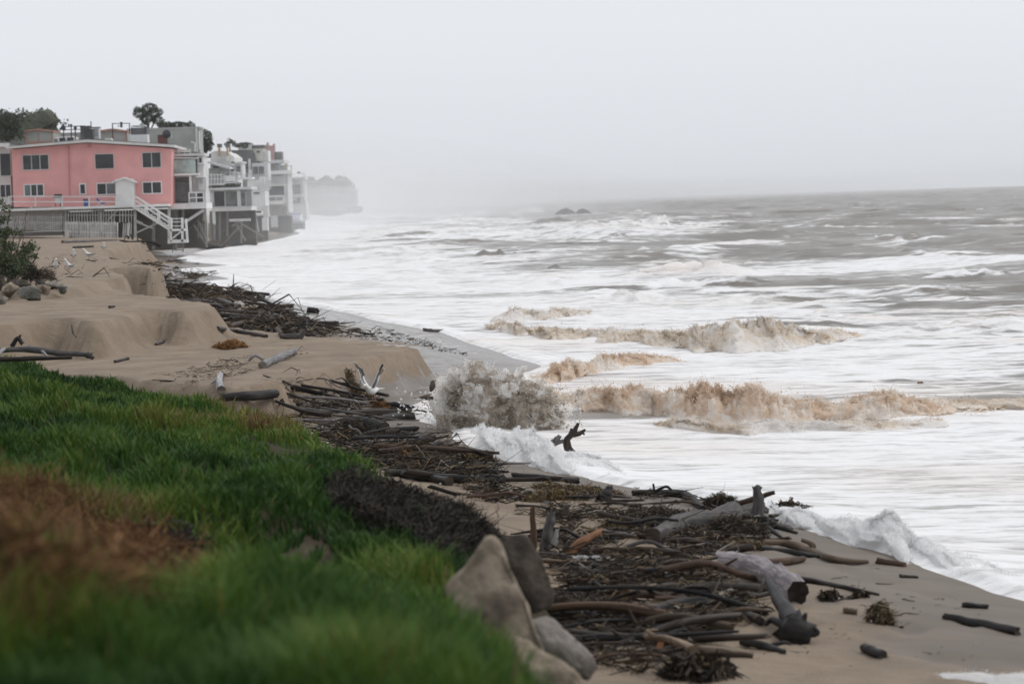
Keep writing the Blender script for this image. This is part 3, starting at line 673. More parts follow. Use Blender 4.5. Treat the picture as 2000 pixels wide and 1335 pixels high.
small('vent_pipe', 'white bent vent pipe on the roof right of the pink house', 'pipe', 380, 300, 238, lambda h: (h.bar('riser', 381, 278, 381, 296, 2.2, 'white', 0), h.bar('elbow', 373, 277, 381.5, 279.5, 2, 'white', 0)))
small('roof_vent', 'pale low roof vent on the pink house ridge', 'vent', 211, 274, 235, lambda h: (h.prism('hood', [(202, 276), (220, 276), (217, 270), (206, 269.5)], 'offw', 0, .8), h.box('flange', 201, 276, 221, 277, 'pale', -.1, .9)))

# ---- the row of houses beyond
GR = 'white houses on pilings along the shore'
W = House('piling_house', 'white house with big glass balconies touching the pink house', 'house', 368, 408, 234, GR)
W.box('wall', 334, 304, 398, 405, 'pale', 1.0, 3.6); W.box('roof', 333, 300, 399, 305, 'offw', -.2, 3.8); W.box('roof_covering', 333, 297.5, 385, 300, 'roof', .5, 3.4)
W.box('upper_floor', 332, 339, 391, 343, 'white', -.8, 1); W.box('lower_floor', 332, 397, 406, 408, 'white', -1.2, 3.6)
W.window(338, 309.5, 384, 338, 1, 'teal', 'offw', 1.0, 1.5, part='glass_wall'); W.bar('balcony_rail', 331, 309, 390, 309, 2, 'white', -.7)
W.box('balcony_glass', 340, 312, 384, 338.8, 'tealp', -.66, -.63)
W.box('chair', 346, 327, 356, 338.7, 'dark', .1, .6); W.box('cabinet', 362, 320, 383, 338.7, 'dark', .2, .8)
W.window(335.5, 349, 370, 394, 1, ['glass2'], 'dark', .98, 1.3, part='picture_window'); W.bar('transom', 335, 354, 370, 354, 1.4, 'dark', .9); W.box('post', 371.5, 343, 376, 397, 'white', -.5, -.2)
W.box('side_wall', 376, 343, 402, 374, 'pale', .2, .9)
W.window(373, 377, 399, 395, 2, ['glass2', 'glass'], 'white', -.9, 2.2, rows=2, part='balcony_screen'); W.box('corner_post', 386, 302, 398, 372, 'offw', .0, .95)
W.window(389, 308, 394, 318, 1, 'glass', 'offw', -.003, .8); W.box('side_ledge', 384, 343, 401, 346.5, 'white', -.5, 1); W.box('side_ledge', 387, 318, 400, 320.5, 'white', -.3, 1); W.box('meter_box', 390, 349, 396, 358, 'grey', -.2, -.004); W.bar('drain_pipe', 385.5, 305, 385.5, 372, 1.2, 'grey', -.1); W.box('roof_rail', 336, 291.5, 372, 293, 'offw', .2, .3); W.box('roof_rail', 336, 296, 372, 297, 'offw', .2, .3)
for u in (336, 348, 360, 371): W.bar('rail_post', u, 291, u, 300, 1.2, 'offw', .25)
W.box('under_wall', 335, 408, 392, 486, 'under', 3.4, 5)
for a in ((344, 408, 344, 452), (356, 408, 356, 470), (336, 408, 337, 480), (398, 408, 396, 432)): W.bar('piling', *a, 4, 'wood', .5, .3)
W.bar('brace', 362, 434, 399, 410, 5, 'pale', -.4, .3); W.bar('brace', 346, 470, 396, 412, 4, 'under', .8, .3); W.box('roof_planter', 338, 294, 366, 300, 'offw', .6, 1.2)
W.slats(380, 416, 436, 466, 4.2, 1.8, 'wood', 2.0); W.bar('brace', 383, 428, 402, 474, 3, 'wood', 1); W.bar('brace', 376, 440, 398, 476, 3, 'wood', 1.2)

W = House('piling_house', 'cream round roofed house with glassed deck on tall posts', 'house', 445, 412, 285, GR)
W.prism('wall', [(404, 366), (452, 366), (452, 306), (440, 297), (430, 294), (412, 294), (405, 298)], 'offw', 3, 12)
W.box('side_wall', 452.5, 318, 467, 346, 'pale', 3.4, 7); W.box('side_roof', 446, 315, 469, 318, 'offw', 3.0, 7.2); W.window(455, 323, 464, 336, 1, 'glass2', 'white', 3.38, .9)
W.box('chimney_breast', 420, 292, 426, 310, 'offw', 2.7, 2.98); W.box('chimney_breast', 436, 294, 442, 314, 'offw', 2.7, 2.98)
W.box('upper_balcony', 428, 343, 464, 347, 'offw', 1.2, 3.2); W.rail(430, 336, 464, 343, 5, 'white', 1.3, 1, 1.1); W.window(444, 324, 451, 334, 1, 'glass', 'offw', 2.96, .8)
W.box('side_balcony', 462, 346, 492, 350, 'white', .4, 3); W.rail(464, 340, 491, 346, 5, 'pale', .4, 1, 1.1)
W.box('upper_window', 410, 318, 422, 328, 'glass2', 2.9, 2.995)
W.prism('porch_roof', [(400, 317), (404, 314.5), (450, 326), (450, 330), (446, 330)], 'pale', -.6, 3); W.box('storey_wall', 405, 328, 446, 362, 'grey', 1.4, 2.9)
W.rail(408, 341, 439, 358, 6, 'white', -.6, 2, 1.5); W.box('balcony_floor', 404, 358, 440, 362, 'offw', -.7, 2); W.box('balcony_panel', 441, 343, 460, 354, 'white', -.6, -.45); W.box('balcony_panel', 441, 356, 458, 358, 'white', -.6, -.45)
W.box('deck_floor', 408, 366, 492, 371, 'pale', -.9, 6)
leaves, lf = leaf_cloud([((u - 445) * 285 / FPX, -.3, (412 - v) * 285 / FPX, .5, .3, .3) for u, v in ((415, 362), (425, 364), (448, 361), (458, 362), (466, 362))], 300, .16, 12)
mesh_np('planter_plants', leaves, lf, m_leafd, smooth=False, parent=W.root)
W.window(419, 374, 439, 403, 1, 'glass', 'pale', -.2, 1.2, part='glass_screen'); W.window(441, 374, 464, 403, 1, ['glass2'], 'pale', -.2, 1.2, part='glass_screen'); W.window(471, 376, 480, 402, 1, 'glass2', 'offw', -.2, 1, part='glass_screen')
W.box('post', 411, 367, 417.5, 395, 'pale', -.6, -.2); W.box('post', 464.5, 372, 470, 406, 'offw', -.6, -.2); W.box('lower_beam', 415, 404, 492, 412, 'offw', -.9, 6); W.box('back_wall', 411, 371, 490, 404, 'grey', 1, 3)
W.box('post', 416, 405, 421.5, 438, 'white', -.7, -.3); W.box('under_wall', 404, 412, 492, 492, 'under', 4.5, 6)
for a in ((443, 412, 443, 462), (418, 438, 418, 474), (428, 412, 428, 470), (470, 430, 470, 475), (410, 412, 410, 470)): W.bar('piling', *a, 3.4, 'wood', .6, .3)
for a in ((458, 430, 480, 470), (470, 436, 515, 462), (452, 442, 470, 432), (440, 472, 470, 440)): W.bar('brace', *a, 2.6, 'wood', -.2, .2)
W.box('low_beam', 449, 427, 490, 432, 'pale', -.7, -.3)
for u in (423, 439): W.box('flue', u - 1.7, 284, u + 1.7, 304, 'ochre', 2.6, 2.98); W.box('flue_cap', u - 4, 280, u + 4, 287, 'roof', 2.5, 3.6)
W.box('vent_box', 403, 300, 409, 308, 'dark', 1, 1.6)

W = House('piling_house', 'white house with dark curved mansard roof and tall sea tower', 'house', 490, 440, 330, GR)
W.prism('mansard_roof', [(448, 293), (490, 293), (494, 300), (498, 316), (499, 330), (470, 330), (458, 310)], 'roof', 1.5, 12)
W.box('wall', 455, 328, 492, 366, 'offw', 2.2, 10); W.window(464, 332, 486, 348, 2, 'teal', 'tealp', 2.1, 1, part='glass_wall'); W.box('glass_balustrade', 462, 350, 487, 366, 'tealp', .6, .7)
W.box('roof_post', 484, 310, 488, 346, 'pale', .6, 1.2); W.prism('roof_lantern', [(462, 292.5), (487, 292.5), (487, 281), (462, 281)], 'offw', 2, 5); W.prism('lantern_cap', [(461, 281), (488, 281), (484, 277.5), (466, 277.5)], 'roof', 1.8, 5.2)
W.box('stair_tower', 488, 288.5, 510, 314, 'cream', 3, 7); W.box('tower_cap', 486.5, 282.5, 512, 288.4, 'roof', 2.8, 7.2); W.box('tower_vent', 497, 294, 503, 297, 'dark', 2.9, 2.99); W.box('tower_wing', 510.5, 293, 519, 314, 'offw', 3.2, 7)
W.box('sea_wall', 483, 352, 510, 372, 'white', 0, 6); W.box('sea_wall', 487, 374, 517, 402, 'offw', .2, 6); W.box('panel', 486, 331.5, 492, 352, 'white', -.3, -.1)
W.box('column', 508, 345, 518, 404, 'white', -.2, .6); W.rail(516, 347, 529, 369, 6, 'white', -.3, 2, 1.2); W.prism('corbel', [(512, 369), (527, 369), (518, 374)], 'white', -.4, 1); W.box('tarp', 494, 380, 515, 412, 'white', -.6, -.4)
W.window(487, 375, 505, 378, 1, 'glass2', 'offw', .15, .6); W.box('wing_wall', 486, 398, 496, 432, 'white', -.8, .4); W.box('dark_equipment', 497, 406, 510, 416, 'dark', -.3, .4); W.box('deck_floor', 496, 419, 514, 422, 'offw', -.5, 2)
W.box('pile_cap', 515, 402, 525, 425, 'offw', -.8, .2); W.box('pile', 513, 425, 524, 450, 'white', -.9, .2); W.box('pile_foot', 512, 450, 524.5, 472, 'under', -.95, .25)
W.box('under_wall', 486, 422, 516, 480, 'under', 3.5, 5); W.bar('brace', 500, 422, 506, 452, 3, 'pale', -.4, .25); W.bar('brace', 480, 440, 512, 462, 2.6, 'wood', 0, .25); W.bar('piling', 490, 430, 490, 474, 3, 'wood', 0, .3); W.window(492, 325, 514, 340, 2, 'glass2', 'pale', 1.2, 1); W.box('back_wall', 490, 318, 522, 352, 'pale', 1.3, 5)

W = House('piling_house', 'pale house with pink brick chimney and flat overhanging roof', 'house', 540, 440, 400, GR)
W.box('overhang_roof', 493, 313, 555, 319, 'pale', -.5, 9); W.box('penthouse', 518, 319, 540, 334, 'grey', 2, 8); W.prism('chimney_stack', [(518, 313), (534, 313), (534, 283), (533, 279.5), (530, 284), (523, 284), (520, 277), (518, 281)], 'pinkbrick', 1.5, 3.5)
W.box('roof_hut', 534.5, 296, 548, 313, 'roof', 2, 5); W.box('flat_roof', 521, 333, 571, 340, 'white', -.7, 9); W.box('wall', 524, 340, 562, 416, 'pale', 1, 9); W.box('side_wall', 515, 340, 525, 420, 'offw', .5, 8)
W.rail(527, 346, 557, 361, 12, 'pale', -.3, 1, 1.0); W.box('balcony_screen', 528, 346, 556, 360, 'pale', -.2, -.15); W.box('balcony_floor', 524, 359, 558, 363, 'offw', -.5, 1); W.window(525, 364, 554, 381, 1, 'glass', 'offw', .9, 1.6)
W.bar('lower_rail', 524, 383, 557, 383, 2, 'white', -.5); W.prism('lower_balcony', [(527, 399), (552, 399), (556, 395), (556, 393), (525, 393)], 'white', -.5, .9); W.window(526, 385, 553, 392, 2, 'glass2', 'white', -.45, 1.6, part='balcony_screen')
W.bar('corner_post', 556, 340, 557, 395, 2, 'offw', -.5); W.bar('corner_post', 562, 338, 562, 418, 2, 'offw', -.2); W.box('timber_wall', 527, 403, 561, 422, 'wood', .6, 6); W.box('concrete_block', 529, 421, 541, 444, 'pale', -.2, 2); W.box('under_wall', 522, 422, 566, 462, 'under', 3, 6)
W.box('flue', 556, 320, 560, 333, 'ochre', 1, 1.5); W.box('roof_unit', 545, 322, 555, 333, 'grey', 1, 2.5); W.rail(540, 324, 569, 333, 4, 'grey', 0, 1, 1.4)

W = House('piling_house', 'grey end house with dark awning and blue railed deck', 'house', 577, 440, 480, GR)
W.box('wall', 556, 350, 592, 418, 'pale', 1, 10); W.box('flat_roof', 556, 346, 594, 350, 'offw', .4, 10); W.box('awning', 566, 361, 588, 378, 'roof', -1, .9); W.box('balcony', 562, 380, 592, 384, 'offw', -1, 1); W.window(569, 386, 586, 396, 2, 'glass2', 'offw', .9, 1); W.bar('brace', 568, 395, 582, 384, 1.8, 'white', -.8)
for u in (562, 589): W.bar('post', u, 352, u, 418, 1.8, 'offw', -.9)
W.slats(546, 590, 419, 432, 3.4, 1.4, 'blue', -1.2); W.bar('deck_rail', 544, 418, 590, 418, 1.4, 'blue', -1.2); W.box('deck', 544, 432, 591, 436, 'grey', -1.3, 6); W.box('under_wall', 528, 436, 592, 458, 'under', 1, 5); W.box('lower_wall', 562, 398, 592, 418, 'offw', .4, .95)
W.bar('lamp_mast', 594, 338, 594, 400, 1, 'grey', 0, .15); W.bar('lamp_arm', 583, 337, 594, 340, 1, 'grey', 0, .15); W.box('lamp_head', 581, 335.5, 586, 339, 'dark', -.2, .3); W.bar('fallen_beam', 570, 438, 594, 462, 3, 'under', -1.5, .5)
W.box('lower_wall', 590, 392, 597, 430, 'pale', 1.2, 8)

GF = 'misty houses on the far headland'
for lab, body, roof in (('misty far house nearest the shore row on the headland', (597, 356, 622, 416), None), ('misty far house with pointed pagoda roof on the headland', (618, 353, 655, 416), (636, 342)), ('misty stepped far house right of the pointed roof', (655, 354, 680, 416), None), ('misty low far house at the tip of the headland', (678, 372, 694, 416), None)):
    W = House('far_house', lab, 'house', body[0], 416, 800, GF); u0, v0, u1, v1 = body
    W.box('wall', u0, v0, u1, v1, 'wood', 0, 14)
    if roof:
        W.prism('roof', [(u0 - 1, v0), (u1 + 1, v0), (roof[0] + 8, v0 - 5), (roof[0], roof[1]), (roof[0] - 8, v0 - 5)], 'roof', -1, 14)
    else: W.box('roof', u0 - 1, v0 - 3, u1 + 1, v0 - .2, 'grey', -1, 14)
    for r in range(3):
        for c in range(max(1, int((u1 - u0) / 9))):
            if rnd.random() < .5: continue
            uu = u0 + 3 + c * 9; vv = v0 + 5 + r * 14
            if vv + 6 < v1 - 6: W.window(uu, vv, uu + 5.5, vv + 6, 1, 'glass', 'frame', 0, .5)
    W.box('deck', u0, v0 + 27, u1 + 2, v0 + 29, 'grey', -2, -.1)
for lab, blobs, sd in (('misty clump of trees beside the far headland houses', [(603, 350, 0, 9, 7), (612, 356, -6, 9, 7), (625, 400, -40, 14, 9), (606, 402, -40, 10, 10)], 31), ('misty trees on the slope of the far headland tip', [(686, 366, 0, 9, 10), (674, 352, 0, 11, 8), (661, 350, 0, 8, 7), (690, 392, -40, 11, 14), (668, 398, -40, 16, 12), (646, 402, -40, 10, 10)], 32)):
    tree('far_tree', lab, blobs[0][0], 400, 815, [([(blobs[0][0], 400, 30), (blobs[0][0], 370, 30)], 1.5, 1)], blobs, 620, 3.2, m_leafd, 'misty trees on the far headland', sd)

# ---- hills, rocks
m_hill = noise_mat('scrub_hillside', (.03, .04, .022), (.075, .075, .05), .95, .12, bump=.6, bscale=.5, coord='World')
nu, nd = 60, 30
uu = np.linspace(-260, 130, nu); hv = np.interp(uu, [-260, -60, 20, 50, 70, 95, 130], [214, 222, 232, 226, 235, 262, 305])
rows = []
for j in range(nd):
    f = j / (nd - 1); D = 285 + 70 * f
    pr = math.sin(min(1, f * 1.25) * math.pi / 2) if f < .8 else math.cos((f - .8) / .2 * math.pi / 2 * .9)
    for k in range(nu):
        p = at(uu[k], hv[k], 330); x = p[0]; z = 3 + (p[2] - 3) * pr
        rows.append((x + (vn2(k * .31, j * .27, 4) - .5) * 5, D, z + (fbm(k * .22, j * .22, 4, 5) - .5) * 5 * pr))
hl = mesh_np('hillside', rows, grid_faces(nd, nu), m_hill); tag(hl, kind='structure')
_hr = np.random.default_rng(8); _hv = np.array(rows).reshape(nd, nu, 3); _k = _hr.integers(0, nd - 7, 1500), _hr.integers(0, nu - 1, 1500)
_hp = _hv[_k] + _hr.normal(0, .3, (1500, 3)); _bl = [(p[0], p[1], p[2] - .2, 1.0, 1.0, .8) for p in _hp[:900]]
_v, _f2 = leaf_cloud(_bl, 16000, .28, 91, .3); tag(mesh_np('hillside_scrub', _v, _f2, m_leafd, smooth=False), kind='stuff')

m_rock = noise_mat('sandstone_rock', (.31, .255, .195), (.17, .138, .105), .9, 5, bump=.05, bscale=9, c2=(.11, .09, .07), scale2=2.6, spec=.2)
m_rockd = noise_mat('dark_wet_rock', (.035, .03, .025), (.085, .07, .055), .9, 5, bump=.05, bscale=9, spec=.15)
m_rockg = noise_mat('grey_rock', (.26, .235, .21), (.15, .135, .12), .9, 4, bump=.05, bscale=8, c2=(.10, .09, .075), scale2=2, spec=.2)
m_rockgr = noise_mat('grey_green_rock', (.17, .165, .15), (.10, .096, .085), .9, 4, bump=.05, c2=(.06, .062, .045), scale2=1.2)
def hull_rock(seed, sx, sy, sz, pts=None, n=10, sub=3, rough=.06):
    r_ = random.Random(seed); bm = bmesh.new()
    if pts is None:
        pts = []
        for _ in range(n):
            d = Vector((r_.gauss(0, 1), r_.gauss(0, 1), r_.gauss(0, 1))).normalized(); pts.append((d.x * sx, d.y * sy, d.z * sz))
    for p in pts: bm.verts.new(p)
    g = bmesh.ops.convex_hull(bm, input=bm.verts)
    bmesh.ops.delete(bm, geom=list({e for e in list(g['geom_unused']) + list(g['geom_interior']) if isinstance(e, bmesh.types.BMVert)}), context='VERTS')
    bmesh.ops.bevel(bm, geom=bm.edges[:], offset=.05 * min(sx, sy, sz), segments=1, affect='EDGES')
    bmesh.ops.triangulate(bm, faces=bm.faces[:])
    for _ in range(sub):
        bmesh.ops.subdivide_edges(bm, edges=[e for e in bm.edges if e.calc_length() > .10 * max(sx, sy, sz)], cuts=1, use_grid_fill=True)
        bmesh.ops.triangulate(bm, faces=[f for f in bm.faces if len(f.verts) > 3])
    bm.normal_update()
    co = np.array([v.co[:] for v in bm.verts]); s = max(sx, sy, sz)
    dsp = (fbm3(co / s * 2.2 + seed, 4, seed) - .5) * 2 * rough * s
    for v, q in zip(bm.verts, dsp): v.co += v.normal * float(q)
    me = bpy.data.meshes.new('rock'); bm.to_mesh(me); bm.free()
    me.polygons.foreach_set('use_smooth', [True] * len(me.polygons)); me.update()
    return me
def rock(name, label, u, v, D, wpx, hpx, mat, seed, group=None, depth=.8, pts=None, rz=None, cat='rock', rough=.12):
    k = D / FPX
    if pts is not None: pts = [(a * k, b * k, c * k) for a, b, c in pts]
    me = hull_rock(seed, wpx * k / 2, wpx * k / 2 * depth, hpx * k / 2, pts, rough=rough); me.materials.append(mat)
    o = bpy.data.objects.new(name, me); C.objects.link(o); o.location = at(u, v, D)
    if rz: o.rotation_euler.z = rz
    return tag(o, label, cat, group)
RB = 'rocks at the foot of the left bush'
for lab, u, v, w, h, mt, sd, dd in (('flat topped grey boulder highest in the rock pile under the left bush', 42, 552, 62, 26, m_rockg, 41, 74), ('large grey-green boulder at the front of the left rock pile', 58, 575, 58, 34, m_rockgr, 42, 71.5),
        ('small rounded tan boulder between the grey rocks at left', 84, 567, 36, 32, m_rock, 43, 73), ('blue-grey wedge boulder at the right end of the left rock pile', 106, 561, 38, 30, m_rockg, 44, 73.5), ('dark mossy boulder touching the wedge rock at the pile end', 121, 562, 22, 30, m_rockgr, 45, 73),
        ('dark brown boulder at the left edge under the bush', 3, 556, 34, 44, m_rockd, 46, 73), ('tan boulder low in the left rock pile beside the big one', 22, 568, 40, 36, m_rock, 47, 72.5), ('pale slab leaning at the left picture edge below the pile', 2, 587, 30, 26, m_rockg, 48, 69), ('small grey boulder behind the rock pile under dry twigs', 78, 553, 26, 18, m_rockg, 49, 76)):
    rock('boulder', lab, u, v, dd, w, h, mt, sd, RB)
rock('flat_stone', 'pale grey-green flat stone lying in front of the sand scarp', 148, 572, 76, 22, 8, m_rockgr, 50)
rock('sea_rock', 'dark jagged wider left peak of the rock out in the breakers', 1108, 413, 640, 48, 20, m_rockd, 51, pts=[(-26, 0, -8), (20, 0, -8), (-20, 12, -8), (22, 14, -8), (-10, 3, 5), (-2, 2, 8), (4, 6, 5), (12, 3, 1), (-22, -3, -1), (0, -8, -8)], rough=.16)
rock('sea_rock', 'dark lower right peak of the rock out in the breakers', 1138, 414, 642, 44, 18, m_rockd, 58, pts=[(-20, 0, -8), (26, 0, -8), (-16, 12, -8), (18, 14, -8), (-8, 3, 4), (2, 2, 7), (10, 6, 3), (20, -3, -3), (0, -8, -8)], rough=.16)
rock('shore_rock', 'dark misty rock reef at the foot of the end house', 612, 450, 520, 46, 14, m_rockd, 52)
rock('shore_rock', 'dark rubble rocks below the blue railed deck', 566, 452, 470, 60, 18, m_rockd, 53)
rock('shore_rock', 'dark rocks under the white sea tower', 480, 474, 318, 90, 22, m_rockd, 54)
rock('shore_rock', 'dark rocks below the glassed deck at the waterline', 415, 478, 270, 70, 20, m_rockd, 55)
rock('headland_rock', 'misty dark rock point at the tip of the far headland', 694, 409, 780, 36, 16, m_rockd, 56)
rock('headland_rock', 'misty low rocks under the far headland houses', 645, 415, 770, 100, 12, m_rockd, 57)
# foreground boulders on the slope of the bank
rock('boulder', 'tall pale pointed sandstone boulder in the foreground beside the grass', 968, 1180, 14.8, 220, 280, m_rock, 61, pts=[(-6, 10, 138), (-20, -6, 122), (16, 0, 116), (-64, -10, 76), (-104, 30, 40), (-90, -30, -30), (40, -20, 40), (64, 20, -10), (60, -40, -80), (120, -60, -170), (80, 30, -160), (-60, 20, -170), (-40, -60, -170), (-110, 40, -150), (30, 60, 60), (0, -46, 0)], rough=.085)
rock('boulder', 'dark brown rounded boulder behind the pale pointed rock', 1022, 1120, 17.2, 120, 170, m_rockd, 62, pts=[(-40, 0, 80), (6, 0, 74), (40, 0, 30), (56, 0, -10), (56, 10, -70), (-40, 20, -90), (-50, 40, 50), (20, 40, -80), (10, -40, 10), (20, -40, -70), (-30, -40, 30)], rough=.14)
rock('boulder', 'flat grey boulder right of the pale pointed rock', 1090, 1262, 16.4, 150, 130, m_rockg, 63, pts=[(-50, 10, 56), (-20, 30, 62), (10, 10, 40), (70, 0, -18), (80, 20, -50), (-70, 0, 10), (-60, 40, 20), (40, -30, -40), (-50, -30, -60), (60, 10, -70), (0, -40, -10)], rough=.11)
rock('boulder', 'tan sandstone boulder at the bottom edge below the pointed rock', 1075, 1318, 14.2, 180, 160, m_rock, 64, pts=[(-70, 10, 80), (-40, 20, 74), (-10, 0, 46), (50, 0, 10), (90, 0, -30), (80, 10, -80), (-80, 20, -80), (-60, -40, 20), (10, -50, -40), (50, -40, -70), (-50, -40, -80)], rough=.12)
rock('boulder', 'brown clay lump at the torn grass edge above the log pile', 585, 882, 34.5, 70, 52, noise_mat('clay', (.13, .10, .07), (.07, .055, .04), .95, 4, bump=.03), 65)
for lab, u, v, w, h, mt, sd in (('tan rounded stone at the left of the four beach stones', 588, 776, 20, 12, m_rock, 71), ('dark grey stone at the right of the four beach stones', 616, 774, 30, 18, m_rockgr, 72), ('light tan stone in front of the four beach stones', 608, 785, 34, 16, m_rock, 73), ('flat tan stone lowest of the four beach stones', 580, 787, 30, 12, m_rock, 74)):
    g = ground(u, v + h * .4); rock('beach_stone', lab, u, v, g[1], w, h, mt, sd, 'rounded stones behind the log pile')
# ------------------------------------------------------------------ spray mist drifting along the shore
def mist(name, c, r, dens, g=.7):
    bm = bmesh.new(); bmesh.ops.create_icosphere(bm, subdivisions=4, radius=1)
    me = bpy.data.meshes.new(name); bm.to_mesh(me); bm.free(); me.materials.append(volume_mat(name, (.995, .997, 1.0), dens, g))
    o = bpy.data.objects.new(name, me); C.objects.link(o); o.location = c; o.scale = r; return tag(o, kind='stuff')
for hz, k in ((20, .9), (14, .8), (8.5, .9)):
    mist('spray_mist', (-80, 630, 2), (70 + 2.4 * hz, 400 + 2 * hz, hz), .0011 * k)
for hz, k in ((23.5, 1), (17, 1), (11, 1), (6, 1)):
    mist('spray_mist', (-520, 2400, 2), (720 + 10 * hz, 1300 + 12 * hz, hz), .00017 * k)

# ------------------------------------------------------------------ breaking water
def froth_mat(name, dark, mid, light, rough=.5, web=False):
    m, n, l, b = new_mat(name); t = attr(n, l, 'tint'); p = posn(n, l)
    q = mth(n, l, 'ADD', t, mth(n, l, 'MULTIPLY', mth(n, l, 'SUBTRACT', noisen(n, l, p, 9, 5, .65), .5), .9))
    c = mixc(n, l, rangen(n, l, q, .1, .5), dark, mid); c = mixc(n, l, rangen(n, l, q, .5, .85), c, light)
    l.new(c, b.inputs['Base Color']); b.inputs['Roughness'].default_value = rough; b.inputs['Specular IOR Level'].default_value = .25
    bp = n.new('ShaderNodeBump'); bp.inputs['Distance'].default_value = .03; bp.inputs['Strength'].default_value = .8
    l.new(noisen(n, l, p, 22, 6, .7), bp.inputs['Height']); l.new(bp.outputs[0], b.inputs['Normal'])
    tl = n.new('ShaderNodeBsdfTranslucent'); l.new(c, tl.inputs[0]); mx = n.new('ShaderNodeMixShader'); mx.inputs[0].default_value = .45
    l.new(b.outputs[0], mx.inputs[1]); l.new(tl.outputs[0], mx.inputs[2]); 
    tp = n.new('ShaderNodeBsdfTransparent'); ml = n.new('ShaderNodeMixShader'); hol = mth(n, l, 'ADD', attr(n, l, 'thin'), mth(n, l, 'MULTIPLY', mth(n, l, 'SUBTRACT', noisen(n, l, p, 7, 6, .75), .5), 1.6))
    if web:
        nw = noisen(n, l, p, 8, 3, .6); rg = mth(n, l, 'ABSOLUTE', mth(n, l, 'SUBTRACT', nw, .5)); n6 = mth(n, l, 'ABSOLUTE', mth(n, l, 'SUBTRACT', noisen(n, l, p, 17, 2, .5), .5))
        hol = mth(n, l, 'ADD', attr(n, l, 'thin'), mth(n, l, 'MULTIPLY', mth(n, l, 'MINIMUM', rg, n6), 5.5))
    l.new(rangen(n, l, hol, .5, .62), ml.inputs[0]); l.new(mx.outputs[0], ml.inputs[1]); l.new(tp.outputs[0], ml.inputs[2]); l.new(ml.outputs[0], n['Material Output'].inputs[0])
    return m
m_tan = froth_mat('sandy_froth', (.64, .49, .365), (.84, .69, .55), (.93, .88, .82), .7)
m_tan2 = froth_mat('pale_sandy_froth', (.66, .56, .46), (.83, .74, .63), (.92, .89, .86), .7)
m_wht = froth_mat('white_froth', (.80, .78, .75), (.93, .925, .915), (.96, .96, .96), .8)
m_mud = froth_mat('muddy_splash_water', web=True, dark=(.25, .21, .165), mid=(.56, .485, .40), light=(.93, .91, .88), rough=.3)
m_muds = froth_mat('muddy_splash_core', (.30, .26, .215), (.60, .535, .46), (.93, .91, .88), .3)
def octa(P, r, rs):
    d = np.array([(1, 0, 0), (-1, 0, 0), (0, 1, 0), (0, -1, 0), (0, 0, 1), (0, 0, -1)], float)
    f = np.array([(0, 2, 4), (2, 1, 4), (1, 3, 4), (3, 0, 4), (2, 0, 5), (1, 2, 5), (3, 1, 5), (0, 3, 5)])
    st = rs.uniform(.6, 1.7, (len(P), 1, 3))
    v = P[:, None] + d[None] * np.asarray(r)[:, None, None] * st
    return v.reshape(-1, 3), (f[None] + 6 * np.arange(len(P))[:, None, None]).reshape(-1, 3)
def tetra(P, r, rs):
    d = rs.normal(size=(len(P), 4, 3)); d /= np.linalg.norm(d, axis=2)[..., None]
    v = P[:, None] + d * np.asarray(r)[:, None, None]
    return v.reshape(-1, 3), (np.array([(0, 1, 2), (0, 2, 3), (0, 3, 1), (1, 3, 2)])[None] + 4 * np.arange(len(P))[:, None, None]).reshape(-1, 3)
def strands(P, D, w, rs, droop=.5):            # small curved ribbons: roots P, directions D (with length), width w
    n = len(P); s = np.cross(D, rs.normal(size=(n, 3))); s /= np.linalg.norm(s, axis=1)[:, None] + 1e-9; s = s * np.asarray(w)[:, None]
    L = np.linalg.norm(D, axis=1)[:, None]; g = np.array([0, 0, -1.0])
    wig = rs.normal(size=(n, 3)) * L * .16
    m = P + D * .5 + wig; t = P + D + g * L * droop * .6 - wig
    v = np.stack([P - s, P + s, m - s * .8, m + s * .8, t - s * .2, t + s * .2], 1).reshape(-1, 3)
    o = 6 * np.arange(n)[:, None]
    f = np.concatenate([o + np.array([[0, 1, 3, 2]]), o + np.array([[2, 3, 5, 4]])])
    return v, f
